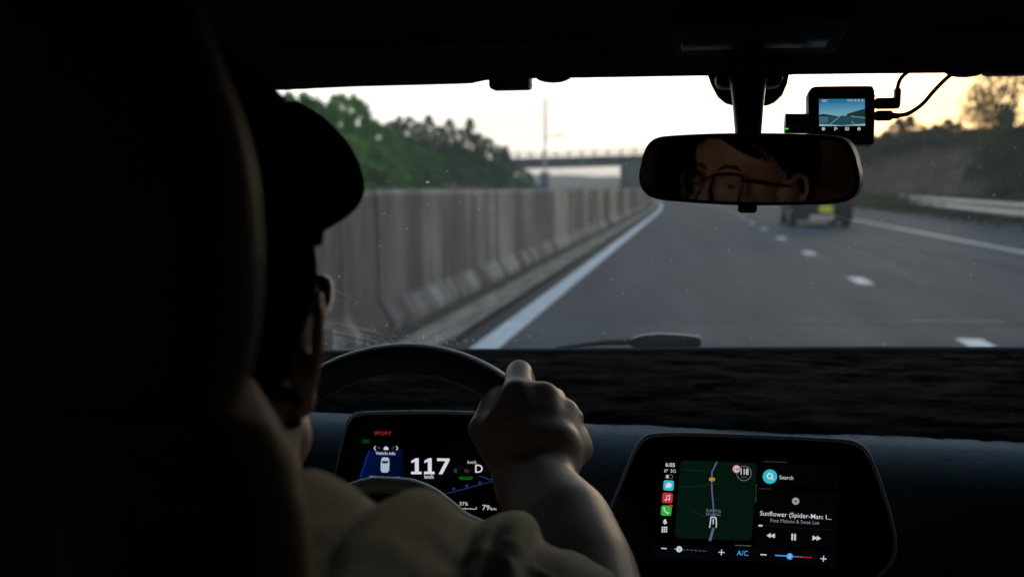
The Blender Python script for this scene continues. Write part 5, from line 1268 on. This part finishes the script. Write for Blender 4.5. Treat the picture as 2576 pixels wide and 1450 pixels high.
# glasses
m_fr = mat('black_glasses_frame', (.010, .010, .010), .3, .5)
gl = tube('glasses', spline([H(-.010, .100, .004), H(0, .104, .007), H(.010, .100, .004)], 6), .0028, m_fr, drv, 8)
for s in (-1, 1):
    fr_ = [(.010, .100, .006), (.015, .1005, .013), (.035, .099, .0155), (.052, .094, .016), (.061, .090, .010), (.061, .090, -.006), (.057, .092, -.024), (.046, .096, -.030), (.026, .099, -.030), (.014, .1005, -.022), (.009, .1005, -.006)]
    pts_ = spline([H(s*a, b, c) for a, b, c in fr_], 4, True)
    tube('lens_frame', pts_, .0026, m_fr, gl, 8, True)
    n_ = len(pts_); V = [v+Vector((0, .001, 0)) for v in pts_]+[v-Vector((0, .001, 0)) for v in pts_]
    mesh('lens', V, [tuple(range(n_)), tuple(range(2*n_-1, n_-1, -1))]+[(i, (i+1) % n_, n_+(i+1) % n_, n_+i) for i in range(n_)], glassmat('spectacle_lens', (.94, .95, .95), .35), gl, False)
    tube('lens_glint', spline([H(s*.0625, .0860, .006), H(s*.0640, .0850, -.003), H(s*.0625, .0855, -.011), H(s*.058, .087, -.018)], 4), [.0012]+[.0024]*11+[.0010], m_speck_glint, gl, 8)  # pale translucent strip added as the glint at the lens side
    tube('temple', spline([H(s*.061, .090, .008), H(s*.070, .080, .009), H(s*.079, .04, .007), H(s*.080, .0, .008), H(s*.078, -.012, .0), H(s*.074, -.022, -.016)], 5), .0022, m_fr, gl, 8, flat=2.2)
# shirt: torso, collar, loose right and left sleeves
m_sh = mat('khaki_shirt_cotton', (.27, .275, .23), .9, .2, var=.07, vscale=30, bump=.35, bscale=500)
def torso():
    R6 = []
    for z, w, d, y in ((.46, .19, .15, .0), (.6, .185, .145, -.02), (.75, .19, .14, -.035), (.87, .20, .125, -.045), (.94, .185, .10, -.05), (.985, .14, .082, -.048), (1.02, .095, .072, -.045), (1.05, .075, .068, -.042)):
        R6.append([Vector((HX+w*math.cos(2*PI*k/40), HY+y+d*math.sin(2*PI*k/40), z+.004*noise.noise(Vector((k*.4, z*20, 0))))) for k in range(40)])
    return rings_mesh('shirt', R6, m_sh, drv, cap=False)
shirt = torso()
cr_ = []
for (rad, z0_) in ((.070, .0), (.083, .022), (.088, .030), (.086, .012), (.092, -.022)):
    cr_.append([Vector((HX+rad*math.cos(a), HY-.043+rad*1.02*math.sin(a), 1.052+z0_-.012*math.sin(a)-.004*math.cos(a))) for a in [2*PI*k/44 for k in range(44)]])
rings_mesh('collar', cr_, m_sh, shirt, cap=False)
top_px = [(640, 1225, .45), (700, 1205, .455), (735, 1198, .46), (775, 1210, .465), (820, 1236, .47), (862, 1268, .48), (896, 1290, .49), (930, 1283, .50), (965, 1264, .515), (1000, 1247, .53), (1032, 1242, .545), (1065, 1254, .56), (1105, 1285, .58), (1150, 1316, .60), (1190, 1326, .62), (1230, 1310, .635), (1270, 1299, .65), (1305, 1302, .655), (1328, 1326, .66), (1345, 1368, .665), (1385, 1392, .67), (1440, 1412, .67), (1500, 1438, .675), (1540, 1462, .68)]
FOLDS = [(700, 2.42, 905, 1.75, .011, .10), (900, 2.0, 1120, 2.35, .007, .10), (1110, 1.85, 1330, 2.30, .009, .07), (1120, 2.35, 1330, 1.98, .008, .07), (1090, 2.55, 1300, 2.5, .008, .08), (1360, 1.95, 1520, 2.2, .009, .09), (1380, 2.3, 1530, 2.6, .008, .09), (960, 2.7, 1200, 2.75, .007, .1)]
def sleeve(name, f, folds=True):
    tp = spline([P(a, b, c) for a, b, c in top_px], 4); n_ = len(tp); R7 = []; along = [v.x for v in spline([Vector((a, b, 0)) for a, b, c in top_px], 4)]
    for i, p in enumerate(tp):
        t_ = i/(n_-1); rz = lerp(.075, .066, t_); ry = lerp(.085, .068, t_); ring_ = []
        if t_ > .9: rz *= .95
        for k in range(96):
            a = 2*PI*k/96; ca_, sa_ = math.cos(a), math.sin(a)   # a=pi/2 top, a=pi towards the camera
            v = Vector((p.x, p.y+ry*ca_, p.z-rz+rz*sa_))
            wgt = max(0, 1-max(0, sa_)**1.3)  # leave the very top line where it was measured
            fd = .010*noise.noise(Vector((p.x*26+a*1.3, a*2.0-p.x*18, 1)))+.006*noise.noise(Vector((p.x*55-a*2, a*4.0, 7)))
            cuff = math.exp(-((t_-.62)/.05)**2)*.004*math.sin(a*7+2)
            # long ridges wrapping round the arm
            rdg = .008*(1-abs(math.sin(a*2.3+p.x*34)))**3+.006*(1-abs(math.sin(a*1.6-p.x*52+1)))**4
            nf = noise.noise(Vector((p.x*20+a*1.4, a*1.1-p.x*9, 31))); cr_f = .015*max(0, 1-abs(nf)*4.0)**2*(1 if t_ < .3 else 1.5)
            u_ = along[i]; g_ = 0
            for (u0, a0, u1, a1, am, wd) in FOLDS:
                if u0-25 < u_ < u1+25:
                    tt = min(1, max(0, (u_-u0)/(u1-u0))); fade = smooth(u0-25, u0+10, u_)*(1-smooth(u1-10, u1+25, u_)); q_ = a-lerp(a0, a1, tt)
                    g_ += fade*am*(math.exp(-(q_/wd)**2)-.7*math.exp(-((q_-wd*1.8)/(wd*1.2))**2))
            if 1.4 < a < 3.6:
                for (uc, wd, am) in ((1322, 15, .007), (1352, 12, -.008), (1168, 9, .004), (1185, 8, -.004), (1232, 9, .0045), (1250, 8, -.005), (960, 26, .003)):
                    g_ += am*math.exp(-((u_-uc-14*math.sin(a*4))/wd)**2)
            s_ = (fd*.6+cuff)*wgt+(rdg*.5+cr_f*.5)*wgt+g_*max(0, 1-max(0, sa_)**4)
            ring_.append(f(v+Vector((0, ca_, sa_))*s_))
        R7.append(ring_)
    o = rings_mesh(name, R7, m_sh, shirt, cap=False)
    md = o.modifiers.new('s', 'SOLIDIFY'); md.thickness = .0018; md.offset = -1
    return o
sleeve('sleeve', lambda v: v)
sleeve('sleeve', lambda v: Vector((2*HX-v.x, v.y, v.z)))
tr = bmesh.new()
for s in (-1, 1):
    C_(tr, (HX+s*.09, HY+.02, .54), (HX+s*.14, HY+.45, .52), .098, .072); C_(tr, (HX+s*.14, HY+.45, .52), (HX+s*.12, HY+.70, .36), .070, .058)
    
remeshed('trousers', tr, .008, 3, mat('dark_trousers', (.02, .022, .03), .9, .2), drv)
print('trees', tree_n, 'objects', len(S.objects))
